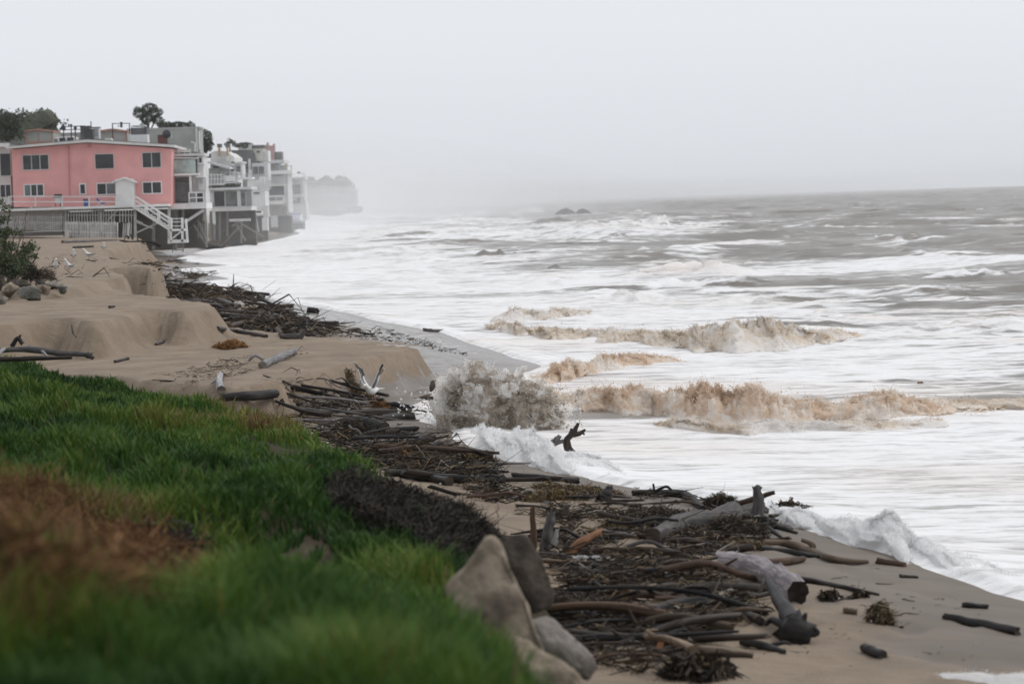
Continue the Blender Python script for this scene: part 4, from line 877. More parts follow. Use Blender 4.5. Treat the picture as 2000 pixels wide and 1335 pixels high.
def churn(name, label, crest, depth, mat, seed, ns=300, nt=70, nfuzz=9000, lump=.45, tint0=.45, z0=.16, fuzz_len=.12, tail=.2, group='breaking waves near the shore', gap=0.0, fw=.006, pk=.6, base_tint=.4, soft=1.0, hs=.85):
    rs = np.random.default_rng(seed); P = np.array([G(u, v, z0) for u, v, h in crest]); H = np.array([h * hs * G(u, v, z0)[1] / FPX for u, v, h in crest])
    cum = np.concatenate([[0], np.cumsum(np.hypot(*np.diff(P[:, :2], axis=0).T))]); s = np.linspace(0, cum[-1], ns); t = np.linspace(0, 1, nt)
    Px = np.interp(s, cum, P[:, 0]); Py = np.interp(s, cum, P[:, 1]); h = np.interp(s, cum, H)
    k = np.ones(9) / 9; h = np.convolve(np.pad(h, 4, 'edge'), k, 'valid')
    T, Sg = np.meshgrid(t, s); X = Px[:, None] + 0 * T; Y = Py[:, None] + T * depth
    X = X + (fbm(Sg * 1.1, T * 3, 3, seed) - .5) * .5; Y = Y + (fbm(Sg * 1.3, T * 2, 3, seed + 1) - .5) * .7 * depth
    prof = np.where(T < pk, sst(-.02, pk, T) ** 1.15, 1 - (1 - tail) * sst(pk, 1, T)) * sst(1.0, .9, T)
    lm = fbm(X * 1.1, Y * .8 + 3, 3, seed + 2); mid = billow(X * 1.9, Y * 1.6, 3, seed + 3); fine = billow(X * 6, Y * 5, 3, seed + 5)
    env = h[:, None] * prof * (1 - lump + 2.0 * lump * lm); em = np.minimum(env, .6)
    Z = z0 - .06 + env + soft * ((mid - .3) * .42 * em + (fine - .3) * .34 * em + (billow(X * 16, Y * 13, 2, seed + 7) - .3) * .22 * em)
    Y = Y - soft * ((mid - .3) * .3 * em + (fine - .3) * .3 * em); X = X + (vn2(X * 5, Y * 5, seed + 6) - .5) * .2 * em
    V = np.stack([X, Y, Z], -1)
    tint = tint0 + (mid - .3) * .75 + (fine - .3) * .45 + (fbm(X * .6, Y * .6, 3, seed + 4) - .5) * .9 + base_tint * sst(.5, .02, T + (mid - .3) * .45)
    o = mesh_np(name, V, grid_faces(ns, nt)[:, ::-1], mat, {'tint': tint, 'thin': np.maximum(np.maximum(1.0 * sst(.26, .02, T), .9 * sst(.75, 1, T)), .9 * sst(.16, .04, env / h.max()))}); tag(o, label, 'wave', group)
    w = (env * (.3 + sst(.2, .6, T)) + .04 * h.max()).ravel(); w = w / w.sum(); ns_ = nfuzz // 14; idx = rs.choice(ns * nt, ns_, p=w)
    Q = V.reshape(-1, 3)[idx]; e = env.ravel()[idx]; tr_ = tint.ravel()
    d = np.stack([rs.normal(0, .6, ns_), rs.normal(-.3, .5, ns_), np.abs(rs.normal(.45, .5, ns_))], 1) * (fuzz_len * .55 * rs.gamma(2, .5, ns_))[:, None]
    v1, f1 = strands(Q - d * .25, d, rs.uniform(fw, fw * 2.4, ns_), rs, .7)
    sp = mesh_np('spray', v1, f1, mat, {'tint': np.repeat(np.clip(tr_[idx] + rs.normal(.05, .15, ns_), 0, 1), 6)}, parent=o); tag(sp, kind='stuff')
    nd_ = nfuzz; j = rs.choice(ns * nt, nd_, p=w); off = rs.gamma(.8, fuzz_len * .26, nd_)[:, None] * np.stack([rs.normal(0, .45, nd_), rs.normal(-.35, .5, nd_), np.abs(rs.normal(.55, .5, nd_))], 1)
    R = V.reshape(-1, 3)[j] + off + rs.normal(0, .012, (nd_, 3))
    v2, f2 = tetra(R, rs.gamma(2.2, fw * .55, nd_) + fw * .35, rs)
    dp = mesh_np('droplet', v2, f2, mat, {'tint': np.repeat(np.clip(tr_[j] + rs.normal(.08, .15, nd_), 0, 1), 4)}, smooth=False, parent=o); tag(dp, kind='stuff')
    return o
churn('breaking_wave', 'tan churning breaker crossing the middle of the shallows right of the splash', [(1060, 800, 24), (1130, 806, 34), (1230, 816, 46), (1330, 828, 62), (1392, 834, 92), (1450, 836, 72), (1482, 836, 76), (1530, 834, 56), (1600, 832, 58), (1650, 830, 48), (1730, 826, 50), (1800, 820, 36), (1880, 812, 20), (1960, 806, 7)], 3.0, m_tan, 101, 440, 90, 60000, .5, .42, fuzz_len=.19)
churn('breaking_wave', 'low tan foaming arm reaching back behind the main tan breaker', [(1050, 770, 26), (1090, 758, 40), (1140, 742, 36), (1200, 728, 30), (1260, 720, 24), (1330, 716, 12), (1360, 714, 5)], 3.2, m_tan, 102, 220, 60, 20000, .5, .45, fuzz_len=.14)
churn('breaking_wave', 'pale sandy breaker behind, rising to a hump right of centre', [(950, 650, 18), (1000, 660, 32), (1060, 668, 26), (1150, 672, 26), (1250, 676, 30), (1320, 684, 34), (1380, 690, 50), (1440, 692, 66), (1500, 688, 62), (1570, 680, 46), (1640, 668, 26), (1700, 664, 8)], 4.5, m_tan2, 103, 420, 70, 42000, .5, .36, fuzz_len=.16, fw=.007, hs=.74)
churn('breaking_wave', 'small pale sandy crest curling at the left end of the second breaker', [(965, 634, 12), (1000, 632, 26), (1050, 628, 22), (1110, 622, 16), (1160, 618, 8)], 3.5, m_tan2, 104, 150, 50, 8000, .45, .5, fuzz_len=.18, fw=.008)
churn('breaking_wave', 'whitish front roll tumbling at the foot of the main tan breaker', [(1290, 842, 10), (1340, 850, 26), (1400, 855, 34), (1460, 856, 30), (1520, 856, 30), (1580, 853, 24), (1640, 850, 26), (1700, 846, 16), (1770, 838, 14), (1850, 830, 8)], 1.9, m_tan2, 109, 260, 50, 16000, .5, .6, fuzz_len=.12)
churn('breaking_wave', 'low brown swirl trailing off the right end of the main tan breaker', [(1820, 800, 6), (1880, 800, 16), (1940, 802, 12), (2010, 800, 16), (2080, 800, 10)], 3.0, m_tan2, 110, 140, 40, 4000, .5, .3, fuzz_len=.08)
GB = 'white foam fronts running up the beach'
churn('foam_front', 'white foam bore bursting over driftwood below the muddy splash', [(915, 880, 10), (945, 894, 28), (990, 914, 48), (1030, 926, 62), (1070, 934, 58), (1110, 942, 54), (1150, 948, 36), (1210, 954, 14)], 4.2, m_wht, 105, 300, 90, 30000, .5, .95, .26, .035, .12, GB, fw=.0055, pk=.76, soft=.6)
churn('foam_front', 'white foam tongue curving along the sand left of the splash foot', [(808, 806, 12), (835, 818, 16), (870, 834, 14), (910, 848, 14), (950, 858, 12), (985, 866, 6)], 1.8, m_wht, 106, 160, 40, 900, .35, .78, .28, .03, .1, GB, fw=.003)
churn('foam_front', 'tall white splashing foam front at the lower right waterline', [(1490, 1012, 10), (1545, 1036, 30), (1600, 1056, 40), (1650, 1072, 34), (1700, 1086, 36), (1765, 1102, 54), (1812, 1114, 82), (1850, 1126, 50), (1900, 1144, 40), (1960, 1164, 32), (2030, 1184, 26), (2090, 1200, 30)], 2.8, m_wht, 107, 420, 120, 46000, .55, .95, .24, .03, .1, GB, fw=.0042, pk=.74, soft=.6)
churn('foam_front', 'white foam lobe washing in at the bottom right corner', [(1800, 1350, 8), (1840, 1352, 24), (1890, 1352, 30), (1940, 1350, 26), (2000, 1346, 22), (2070, 1342, 18)], .8, m_wht, 108, 160, 50, 1500, .3, .95, .50, .03, .1, GB, fw=.0025, soft=.5)

churn('foam_front', 'thin white foam line on the wet sand above the bottom right corner', [(1895, 1272, 2), (1925, 1280, 4), (1960, 1296, 5), (2000, 1312, 5), (2050, 1330, 4)], .25, m_wht, 111, 120, 24, 300, .4, .95, .40, .015, .1, GB, fw=.002, soft=.5)
churn('foam_front', 'faint upper foam line on the wet sand near the right edge', [(1900, 1271, 2), (1940, 1269, 4), (1990, 1270, 5), (2050, 1270, 4)], .25, m_wht, 112, 120, 24, 300, .4, .95, .40, .015, .1, GB, fw=.002, soft=.5)
def evaluated(o, name, mat):
    dg = bpy.context.evaluated_depsgraph_get(); ev = o.evaluated_get(dg); me = bpy.data.meshes.new_from_object(ev); bpy.data.objects.remove(o)
    me.name = name; return me
def splash():
    rs = np.random.default_rng(77); c = at(985, 838, 46.3); k = 46.3 / FPX
    he = lambda x: np.interp(x, [-1.1, -1.02, -.8, -.45, 0, .4, .75, .95, 1.1], [.35, .95, 1.16, 1.12, 1.0, .86, .62, .3, .12])
    base = MB(); n1, n2 = 90, 64                  # a closed, lumpy mass of water ...
    ph = np.linspace(0, 2 * np.pi, n2, endpoint=False)
    for i in range(n1):
        x = -1.06 + 2.1 * i / (n1 - 1); h = float(he(x)); e_ = math.sqrt(max(.01, 1 - abs(x / 1.07) ** 5)); d = .36 * e_
        up_ = np.clip(np.sin(ph), 0, 1); front = np.cos(ph)
        bl = billow(x * 1.7 + 3 + .5 * up_, ph * .75 + 2, 3, 5); fb = fbm(x * 4.5 + 0 * ph, ph * 2.0, 3, 6); ed = fbm(x * 9 + 0 * ph, 0 * ph, 2, 9)
        y = -front * d * (.65 + 1.0 * bl) - .12 * front * up_; z = np.where(np.sin(ph) > 0, h * up_ ** .55 * (.80 + .3 * ed + .25 * (bl - .3)), -.08)
        base.v += [(x + .16 * (q - .5), yy, zz) for q, yy, zz in zip(fb, y, z)]
    for i in range(n1 - 1):
        for j in range(n2): base.f.append((i * n2 + j, i * n2 + (j + 1) % n2, (i + 1) * n2 + (j + 1) % n2, (i + 1) * n2 + j))
    base.f += [tuple(reversed(range(n2))), tuple((n1 - 1) * n2 + j for j in range(n2))]
    core = base.build('splash', m_muds, None, True); core.location = c
    co = np.array([v.co[:] for v in core.data.vertices]); ce = np.array([0, 0, .1]); shr = np.array([.93, .8, .84]); co = ce + (co - ce) * shr
    co = co + (co - ce) * ((fbm3(co * (3.5, 3.5, 2.2), 4, 75) - .5) * .55)[:, None]
    core.data.vertices.foreach_set('co', co.astype(np.float32).ravel()); core.data.update()
    ti = .30 + (fbm3(co * np.array([4, 4, 2.5]), 4, 8) - .5) * 1.5
    core.data.attributes.new('tint', 'FLOAT', 'POINT').data.foreach_set('value', np.clip(ti, .05, 1).astype(np.float32))
    s = core; tag(s, 'tall muddy burst of water exploding over the driftwood at the waterline', 'splash')
    V = []; Fc = []; TT = []; TH = []; nv = 0; na, nb = 13, 16      # torn sheets of water peeling off all round the mass
    for k in range(230):
        x0 = rs.uniform(-1.02, 1.0); h = float(he(x0)); z0 = rs.uniform(-.1, .75) * h; L = rs.uniform(.25, .55) * (.5 + .5 * h); W = rs.uniform(.12, .34); lean = rs.normal(0, .35) + x0 * .25
        A, B = np.meshgrid(np.linspace(-1, 1, na), np.linspace(0, 1, nb), indexing='ij'); x = x0 + A * W * (1 - .35 * B) + lean * L * B + rs.normal(0, .05) * np.sin(B * 6)
        z = z0 + L * B + rs.normal(0, .03) * np.cos(A * 4); hh = he(np.clip(x, -1.1, 1.1)); q = np.clip(z / (hh * 1.05), 0, 1.15)
        y = -(.40 * np.sqrt(np.clip(1 - q ** 2 * .8, .05, 1)) * np.sqrt(np.clip(1 - np.abs(x / 1.12) ** 4, .03, 1))) - rs.uniform(-.08, .10) - .10 * B * B * rs.uniform(-.5, 1.2)
        if rs.random() < .22: y = -y * .8
        P_ = np.stack([x, y, z], -1); P_ = P_ + (np.stack([fbm3(P_ * 5 + 11 * m_ + k, 3, 30 + m_) for m_ in range(3)], -1) - .5) * (.16, .22, .14)
        V.append(P_.reshape(-1, 3)); Fc.append(grid_faces(na, nb) + nv); nv += na * nb
        TT.append((np.clip(rs.normal(.45, .18) + .3 * sst(.75, 1.05, q) + (fbm3(P_ * 7, 2, 44) - .5) * .8, .08, 1)).ravel()); TH.append((np.maximum(sst(.55, 1, np.abs(A)), sst(.6, 1, B)) * .42 - .05 + rs.uniform(-.1, .08)).ravel())
    sh = mesh_np('water_sheet', np.concatenate(V), np.concatenate(Fc), m_mud, {'tint': np.concatenate(TT), 'thin': np.concatenate(TH)}, parent=s); tag(sh, kind='stuff')
    rp = MB(); tn = []
    for i in range(150):                          # thin ropes and threads of water
        x = rs.uniform(-1.06, 1.02); h = float(he(x)); z = rs.uniform(.05, 1.0) * h; a = rs.normal(1.5, .7) - x * .3; L = rs.gamma(3, .09); pts = []; ph_ = rs.uniform(0, 6)
        for j in range(9):
            f = j / 8; xx = x + L * math.cos(a) * f + .02 * math.sin(8 * f + ph_); zz = z + L * math.sin(a) * f - .14 * f * f
            pts.append((xx, -.47 * math.sqrt(max(.1, 1 - min(1.1, zz / h) ** 2 * .75)) - .04 * math.sin(f * 3) + .02 * math.cos(7 * f + ph_), max(zz, -.02)))
        r0 = rs.uniform(.003, .0075); rp.tube(pts, [r0 * (1.1 - .75 * abs(j / 8 - .3)) for j in range(9)], 5, .35, i); tn += [rs.uniform(.35, .95)] * 45
    ro = rp.build('water_rope', m_muds, s, True); ro.data.attributes.new('tint', 'FLOAT', 'POINT').data.foreach_set('value', tn); tag(ro, kind='stuff')
    N = 3200; x = rs.uniform(-1.12, 1.12, N); h = he(x); top = rs.random(N) < .6; z = np.where(top, h * rs.uniform(.9, 1.1, N) + rs.gamma(1, .04, N), h * rs.random(N))
    v, f = tetra(np.stack([x + rs.normal(0, .03, N), np.where(top, rs.normal(-.1, .15, N), -.48 + rs.normal(0, .05, N)), z], 1), rs.gamma(2.0, .0038, N) + .002, rs)
    dp = mesh_np('droplet', v, f, m_muds, {'tint': np.repeat(rs.uniform(.2, 1.0, N), 4)}, smooth=False, parent=s); tag(dp, kind='stuff')
    N = 700; x = np.concatenate([rs.uniform(.75, 1.5, 450), rs.uniform(-1.6, -.9, 250)]); z = np.where(x > 0, rs.random(N) ** 1.2 * (1.05 - .55 * (x - .75)), rs.random(N) ** 1.6 * .7)
    v, f = octa(np.stack([x, rs.normal(-.15, .2, N), z], 1), rs.gamma(2, .0036, N) + .002, rs)
    dp = mesh_np('droplet', v, f, m_muds, {'tint': np.repeat(rs.uniform(.35, 1.0, N), 6)}, parent=s); tag(dp, kind='stuff')
    # the white spatter at its left
    mb = MB()
    for i in range(60):
        u = rs.uniform(765, 880); v = 812 - rs.random() ** 1.6 * 52; p = at(u, v, 46.6 + rs.normal(0, .3)) ; L = rs.uniform(.015, .06); a = rs.uniform(.6, 2.4)
        mb.tube([p, p + np.array([math.cos(a) * L * .5 + .01, 0, math.sin(a) * L * .5]), p + np.array([math.cos(a) * L - .01, .01, math.sin(a) * L])], [.008, .016, .006], 6, .2, i)
    w = mb.build('spatter', m_wht, None, True); w.data.attributes.new('tint', 'FLOAT', 'POINT').data.foreach_set('value', [.8] * len(w.data.vertices)); tag(w, kind='stuff')
    w.name = 'foam_spatter'
splash()
# ------------------------------------------------------------------ driftwood
def wood_mat(name, c0, c1, cap, rough=.75, bark=0.0):
    m, n, l, b = new_mat(name)
    a = n.new('ShaderNodeAttribute'); a.attribute_name = 'grain'; mp = n.new('ShaderNodeMapping'); mp.inputs['Scale'].default_value = (2.2, 26, 26); l.new(a.outputs['Vector'], mp.inputs[0])
    oi = n.new('ShaderNodeObjectInfo'); off = n.new('ShaderNodeVectorMath'); off.operation = 'ADD'; l.new(mp.outputs[0], off.inputs[0])
    cb = n.new('ShaderNodeCombineXYZ'); l.new(mth(n, l, 'MULTIPLY', oi.outputs['Random'], 50.0), cb.inputs[0]); l.new(cb.outputs[0], off.inputs[1])
    g = noisen(n, l, off.outputs[0], 1.0, 6, .6); big = noisen(n, l, posn(n, l), 3.5, 4)
    c = mixc(n, l, rangen(n, l, g, .35, .66), c0, c1)
    c = mixc(n, l, mth(n, l, 'MULTIPLY', rangen(n, l, big, .5, .7), .55), c, tuple(q * .5 for q in c0))
    v = n.new('ShaderNodeHueSaturation'); l.new(rangen(n, l, oi.outputs['Random'], 0, 1, .62, 1.3), v.inputs['Value']); l.new(c, v.inputs['Color'])
    c = mixc(n, l, attr(n, l, 'cap'), v.outputs[0], cap)
    l.new(c, b.inputs['Base Color']); b.inputs['Roughness'].default_value = rough; b.inputs['Specular IOR Level'].default_value = .2
    bp = n.new('ShaderNodeBump'); bp.inputs['Distance'].default_value = .012 + bark; bp.inputs['Strength'].default_value = 1; l.new(g, bp.inputs['Height']); l.new(bp.outputs[0], b.inputs['Normal'])
    return m
WD = dict(dark=wood_mat('wet_dark_driftwood', (.017, .013, .011), (.048, .036, .029), (.085, .062, .045), .5),
          black=wood_mat('black_driftwood', (.010, .009, .009), (.030, .026, .024), (.04, .03, .025), .55),
          brown=wood_mat('brown_driftwood', (.034, .025, .018), (.072, .051, .037), (.11, .08, .055), .7),
          red=wood_mat('reddish_driftwood', (.042, .026, .018), (.09, .054, .036), (.15, .09, .055), .7),
          orange=wood_mat('fresh_orange_driftwood', (.22, .105, .055), (.36, .18, .095), (.34, .18, .1), .7),
          tan=wood_mat('tan_driftwood', (.12, .085, .06), (.21, .155, .11), (.2, .14, .09), .7),
          grey=wood_mat('grey_driftwood', (.085, .075, .072), (.19, .175, .17), (.07, .055, .045), .75),
          bark=wood_mat('mauve_grey_bark', (.13, .115, .12), (.27, .245, .25), (.035, .028, .022), .8, .01),
          silver=wood_mat('silver_driftwood', (.22, .215, .22), (.40, .39, .39), (.2, .17, .14), .75))
def smooth_path(P, m):
    P = [np.asarray(p, float) for p in P]
    if len(P) == 2: return [P[0] + (P[1] - P[0]) * f for f in np.linspace(0, 1, m)]
    Q = [2 * P[0] - P[1]] + P + [2 * P[-1] - P[-2]]; out = []
    for f in np.linspace(0, len(P) - 1, m):
        i = min(int(f), len(P) - 2); t = f - i; a, b, c, d = Q[i:i + 4]
        out.append(.5 * (2 * b + (c - a) * t + (2 * a - 5 * b + 4 * c - d) * t * t + (3 * b - a - 3 * c + d) * t ** 3))
    return out
class Wood:
    def __init__(s): s.v = []; s.f = []; s.g = []; s.c = []
    def limb(s, pts, r, seed, n=10, segs=14, jag=.6, knob=.25, sway=.0):
        pts = smooth_path(pts, segs); m = len(pts); r = np.interp(np.linspace(0, 1, m), np.linspace(0, 1, len(r)), r); r_ = np.random.default_rng(seed)
        base = len(s.v); up = None; L = 0; ang = np.linspace(0, 2 * np.pi, n, endpoint=False)
        rn = vn3(np.stack([np.repeat(np.arange(m) * .45, n), np.tile(np.cos(ang) * 1.2, m), np.tile(np.sin(ang) * 1.2, m)], 1) + seed * 3.1, seed).reshape(m, n)
        for i in range(m):
            t = pts[min(i + 1, m - 1)] - pts[max(i - 1, 0)]; t = t / (np.linalg.norm(t) + 1e-9)
            if i: L += np.linalg.norm(pts[i] - pts[i - 1])
            if up is None:
                up = np.cross(t, (0.3, .2, 1)); up /= np.linalg.norm(up)
            up = up - t * (up @ t); up /= np.linalg.norm(up) + 1e-9; sd = np.cross(t, up)
            o = (r_.random(n) - .5) * jag * 2 * r[i] if i in (0, m - 1) else np.zeros(n)
            sw = (r_.random(3) - .5) * sway * r[i]
            for k in range(n):
                q = r[i] * (1 + knob * 2 * (rn[i, k] - .5)); s.v.append(tuple(pts[i] + sw + (up * math.cos(ang[k]) + sd * math.sin(ang[k])) * q + t * o[k]))
                s.g.append((L, math.cos(ang[k]) * r[i], math.sin(ang[k]) * r[i])); s.c.append(0)
            if i:
                a = base + (i - 1) * n; s.f += [(a + k, a + (k + 1) % n, a + n + (k + 1) % n, a + n + k) for k in range(n)]
        for e, i in ((0, 0), (1, m - 1)):
            b0 = len(s.v); src = base + i * n
            t = pts[1] - pts[0] if e == 0 else pts[-1] - pts[-2]; t = t / (np.linalg.norm(t) + 1e-9) * (-1 if e == 0 else 1)
            for k in range(n): s.v.append(s.v[src + k]); s.g.append(tuple(q * 3 for q in s.g[src + k])); s.c.append(1)
            s.v.append(tuple(pts[i] - t * r[i] * .15)); s.g.append((L, 0, 0)); s.c.append(1)
            s.f += [((b0 + (k + 1) % n, b0 + k) if e == 0 else (b0 + k, b0 + (k + 1) % n)) + (b0 + n,) for k in range(n)]
        return s
    def build(s, name, mat, origin=None, link=True):
        v = np.array(s.v); o_ = np.array(origin if origin is not None else (0, 0, 0)); me = bpy.data.meshes.new(name)
        me.from_pydata([tuple(p) for p in v - o_], [], s.f); me.polygons.foreach_set('use_smooth', [True] * len(me.polygons)); me.update()
        me.attributes.new('grain', 'FLOAT_VECTOR', 'POINT').data.foreach_set('vector', np.array(s.g, np.float32).ravel())
        me.attributes.new('cap', 'FLOAT', 'POINT').data.foreach_set('value', np.array(s.c, np.float32))
        me.materials.append(WD[mat] if isinstance(mat, str) else mat); o = bpy.data.objects.new(name, me); o.location = o_
        if link: C.objects.link(o)
        return o
_sd = [500]
def pt(q, rpx=0, f=land_z):
    if len(q) == 3: return np.asarray(at(*q))
    g = ground(q[0], q[1] + rpx * .9, f); k = g[1] / FPX; g = g.copy(); g[2] += rpx * k * .85; return g
def log(label, pts, r, mat, limbs=(), name='driftwood_log', cat='driftwood', group=None, n=11, segs=16, jag=.5, knob=.22, f=land_z):
    _sd[0] += 1; r = list(r) if isinstance(r, (tuple, list)) else [r, r * .85]; w = Wood()
    rr = np.interp(np.linspace(0, 1, len(pts)), np.linspace(0, 1, len(r)), r)
    P3 = [pt(p, q, f) for p, q in zip(pts, rr)]; k = np.mean([p[1] for p in P3]) / FPX
    w.limb(P3, [q * k for q in r], _sd[0], n, segs, jag, knob, .15)
    for lp, lr in limbs:
        Q = [pt(p, 0, f) if len(p) != 2 else at(p[0], p[1], P3[int(len(P3) / 2)][1]) for p in lp]
        lr = list(lr) if isinstance(lr, (tuple, list)) else [lr, lr * .6]; w.limb(Q, [q * k for q in lr], _sd[0] + 77, 8, 9, jag, knob, .2)
    return tag(w.build(name, mat, np.mean(P3, 0)), label, cat, group)
bz = beach_z
NP = 'large driftwood in the near tangle'
log('thick mauve-grey barked log with a dark hollow end on the near sand', [(1408, 1094), (1470, 1106), (1520, 1128), (1558, 1156)], (22, 24, 25, 23), 'bark', [([(1510, 1118, 26.6), (1527, 1098, 26.6)], (9, 3))], group=NP, n=14, segs=22, f=bz)
log('smooth grey curved trunk with an upright forked stub at the foam edge', [(1278, 1048), (1330, 1022), (1400, 1012), (1440, 1000), (1484, 996)], (15, 20, 21, 22, 17), 'grey', [([(1480, 1002), (1482, 975), (1476, 950)], (13, 11, 8)), ([(1478, 958), (1486, 950)], (6, 4))], group=NP, n=14, segs=24, f=bz)
log('thin reddish branch crossing behind the upright grey stub', [(1425, 986, 31.2), (1470, 975, 31.2), (1513, 960, 31.2)], (5, 6, 4), 'red', group=NP)
log('black curved root rising from a burnt looking root ball on the sand', [(1502, 1138, 23.4), (1525, 1175, 22.5), (1550, 1218, 21.7)], (9, 14, 20), 'black', [([(1530, 1226, 21.6), (1552, 1234, 21.55), (1580, 1236, 21.6)], (24, 36, 22)), ([(1566, 1220, 21.5), (1574, 1196, 21.5)], (9, 3)), ([(1572, 1240, 21.5), (1596, 1236, 21.5), (1590, 1224, 21.5)], (5, 5, 3)), ([(1540, 1225, 21.7), (1508, 1210, 22.0), (1494, 1220, 22.0)], (9, 6, 4))], group=NP, f=bz)
log('long black arched branch lying across the near tangle', [(1276, 1192), (1320, 1178), (1380, 1176), (1440, 1190), (1488, 1214)], (10, 11, 10, 9, 8), 'black', group=NP, f=bz)
log('long dark reddish log under the grey barked log', [(1190, 1166), (1300, 1146), (1400, 1146), (1512, 1150)], (6, 9, 11, 10), 'dark', group=NP, f=bz)
log('dark branch sloping down to the right end of the near tangle', [(1150, 1200), (1260, 1208), (1360, 1220), (1438, 1246)], (7, 8, 9, 6), 'dark', group=NP, f=bz)
log('brown crooked branch lying on bare sand at the lower edge of the tangle', [(1312, 1250), (1356, 1268), (1410, 1274), (1470, 1280)], (12, 11, 10, 5), 'brown', group=NP, f=bz)
log('bright orange splintered branch leaning up from the tangle', [(1104, 1092, 26.5), (1136, 1058, 26.6), (1172, 1038, 26.8)], (9, 9, 6), 'orange', group=NP, jag=1.4)
log('rusty brown upright post in the near tangle behind the dark boulder', [(1042, 1068, 27.0), (1040, 990, 27.0)], (7, 5), 'red', group=NP, jag=1)
log('grey splintered upright post beside the rusty post', [(1064, 1074, 26.8), (1072, 1030, 26.8), (1080, 998, 26.8)], (11, 10, 7), 'grey', group=NP, jag=1)
log('short silver plank stub leaning beside the grey post', [(1082, 1066, 26.9), (1088, 1034, 26.9)], (6, 4), 'silver', group=NP, jag=1)
log('short silver log with an orange cut end near the boulder', [(1118, 1098), (1150, 1095), (1194, 1094)], (13, 12, 9), 'silver', group=NP, f=bz)
log('twisted tan branch running along the sand below the foam', [(1490, 1058), (1540, 1060), (1580, 1074), (1630, 1092), (1694, 1096)], (6, 7, 8, 8, 4), 'tan', [([(1580, 1076), (1588, 1064), (1566, 1054)], (7, 5, 4))], group=NP, f=bz)
log('thin black branch under the twisted tan branch', [(1486, 1070), (1540, 1076), (1600, 1086)], (6, 6, 4), 'black', group=NP, f=bz)
log('long thin dark branch trailing right from the barked log', [(1550, 1128), (1600, 1136), (1660, 1148), (1716, 1160)], (8, 6, 5, 3), 'dark', group=NP, f=bz)
log('short reddish log lying behind the barked log', [(1484, 1102), (1530, 1096), (1568, 1090)], (9, 9, 7), 'red', group=NP, f=bz)
log('stubby black cylinder log alone on the lower sand', [(1688, 1264), (1724, 1278)], (10, 10), 'black', f=bz)
log('dark driftwood log at the right edge wet sand', [(1846, 1202), (1900, 1214), (1988, 1232)], (7, 10, 9), 'black', f=bz)
log('small black stick above the right edge log', [(1880, 1180), (1930, 1184)], (6, 5), 'black', f=bz)
log('reddish brown billet lying just below the foam front', [(1713, 1094), (1768, 1102)], (7, 5), 'red', f=bz)
log('short dark stick on wet sand below the reddish billet', [(1758, 1124), (1792, 1126)], (4, 3), 'dark', f=bz)
log('small orange brown stub lying on sand right of the barked log', [(1648, 1190), (1674, 1194)], (6, 6), 'tan', f=bz)
log('brown plank like slab tilted at the lower edge of the tangle', [(1178, 1238, 21.9), (1220, 1268, 21.4), (1262, 1296, 20.9)], (15, 17, 12), 'brown', group=NP, jag=1)
log('orange splinter standing up at the bottom of the tangle', [(1280, 1292, 20.6), (1294, 1242, 20.6)], (9, 5), 'orange', group=NP, jag=1)
log('black forked root piece on the bare lower sand', [(1452, 1250), (1500, 1262), (1532, 1272)], (10, 8, 5), 'black', [([(1500, 1262), (1530, 1254), (1545, 1258)], (5, 4, 2))], group=NP, f=bz)
log('grey brown stick rising diagonally in the lower tangle', [(1290, 1244, 22.2), (1340, 1212, 22.3), (1382, 1186, 22.4)], (6, 6, 3), 'brown', group=NP)
log('dark pointed slab standing on the far side of the tangle', [(1180, 974, 32.5), (1192, 948, 32.5)], (18, 5), 'black', group=NP, jag=.8)
log('dark bough arching over the far side of the tangle', [(1235, 962), (1300, 962), (1340, 966), (1372, 992)], (6, 8, 8, 6), 'black', [([(1275, 962), (1300, 950), (1312, 956)], (4, 3, 2)), ([(1278, 960), (1276, 944)], (3, 2))], group=NP, f=bz)
log('short silver upright piece in the middle of the near tangle', [(1302, 1148, 24.6), (1306, 1118, 24.6)], (6, 8), 'silver', group=NP, jag=1)
for lb, a, b, r in (('upper', (1500, 1020), (1556, 1040), 8), ('highest thin', (1505, 1008), (1536, 1004), 5), ('middle', (1490, 1024), (1548, 1034), 7), ('lowest', (1500, 1030), (1530, 1050), 6), ('innermost', (1480, 1012), (1520, 1016), 7)):
    log(lb + ' of the pointed dark branch ends fanning toward the foam', [a, b], (r, r * .4), 'black', group='dark branch ends fanning out of the near tangle', f=bz)
MP = 'large driftwood in the pile beside the splash'
log('smooth dark log end jutting right from the pile beside the splash', [(742, 814), (775, 812), (808, 812)], (8, 8, 8), 'dark', group=MP, f=bz)
log('thick short black log in the heart of the splash pile', [(672, 822), (710, 824), (752, 834)], (11, 13, 12), 'black', group=MP, f=bz)
log('brown tapered log on the sand below the thick black log', [(744, 845), (770, 843), (801, 848)], (5, 7, 6), 'brown', group=MP, f=bz)
log('humped dark stump lying on sand right of the splash pile', [(796, 866), (822, 854), (848, 856)], (6, 10, 9), 'dark', [([(838, 856), (846, 868)], (7, 5))], group=MP, f=bz)
log('very long thin dark branch crossing the splash pile to the foam', [(628, 838), (690, 856), (746, 870), (820, 872), (868, 866), (906, 886)], (4, 5, 6, 6, 7, 5), 'dark', group=MP, segs=26, f=bz)
log('thick weathered log at the lower edge of the splash pile', [(752, 922), (810, 928), (878, 940)], (8, 10, 9), 'dark', group=MP, f=bz)
log('long straight dark log nearest the foam bore', [(784, 926), (880, 934), (986, 940)], (7, 9, 8), 'black', group=MP, f=bz)
log('long dark log lying above the straight log', [(762, 914), (860, 916), (974, 922)], (6, 8, 7), 'dark', group=MP, f=bz)
log('ragged black log left of the straight logs', [(690, 902), (735, 900), (786, 900)], (8, 8, 6), 'black', group=MP, f=bz)
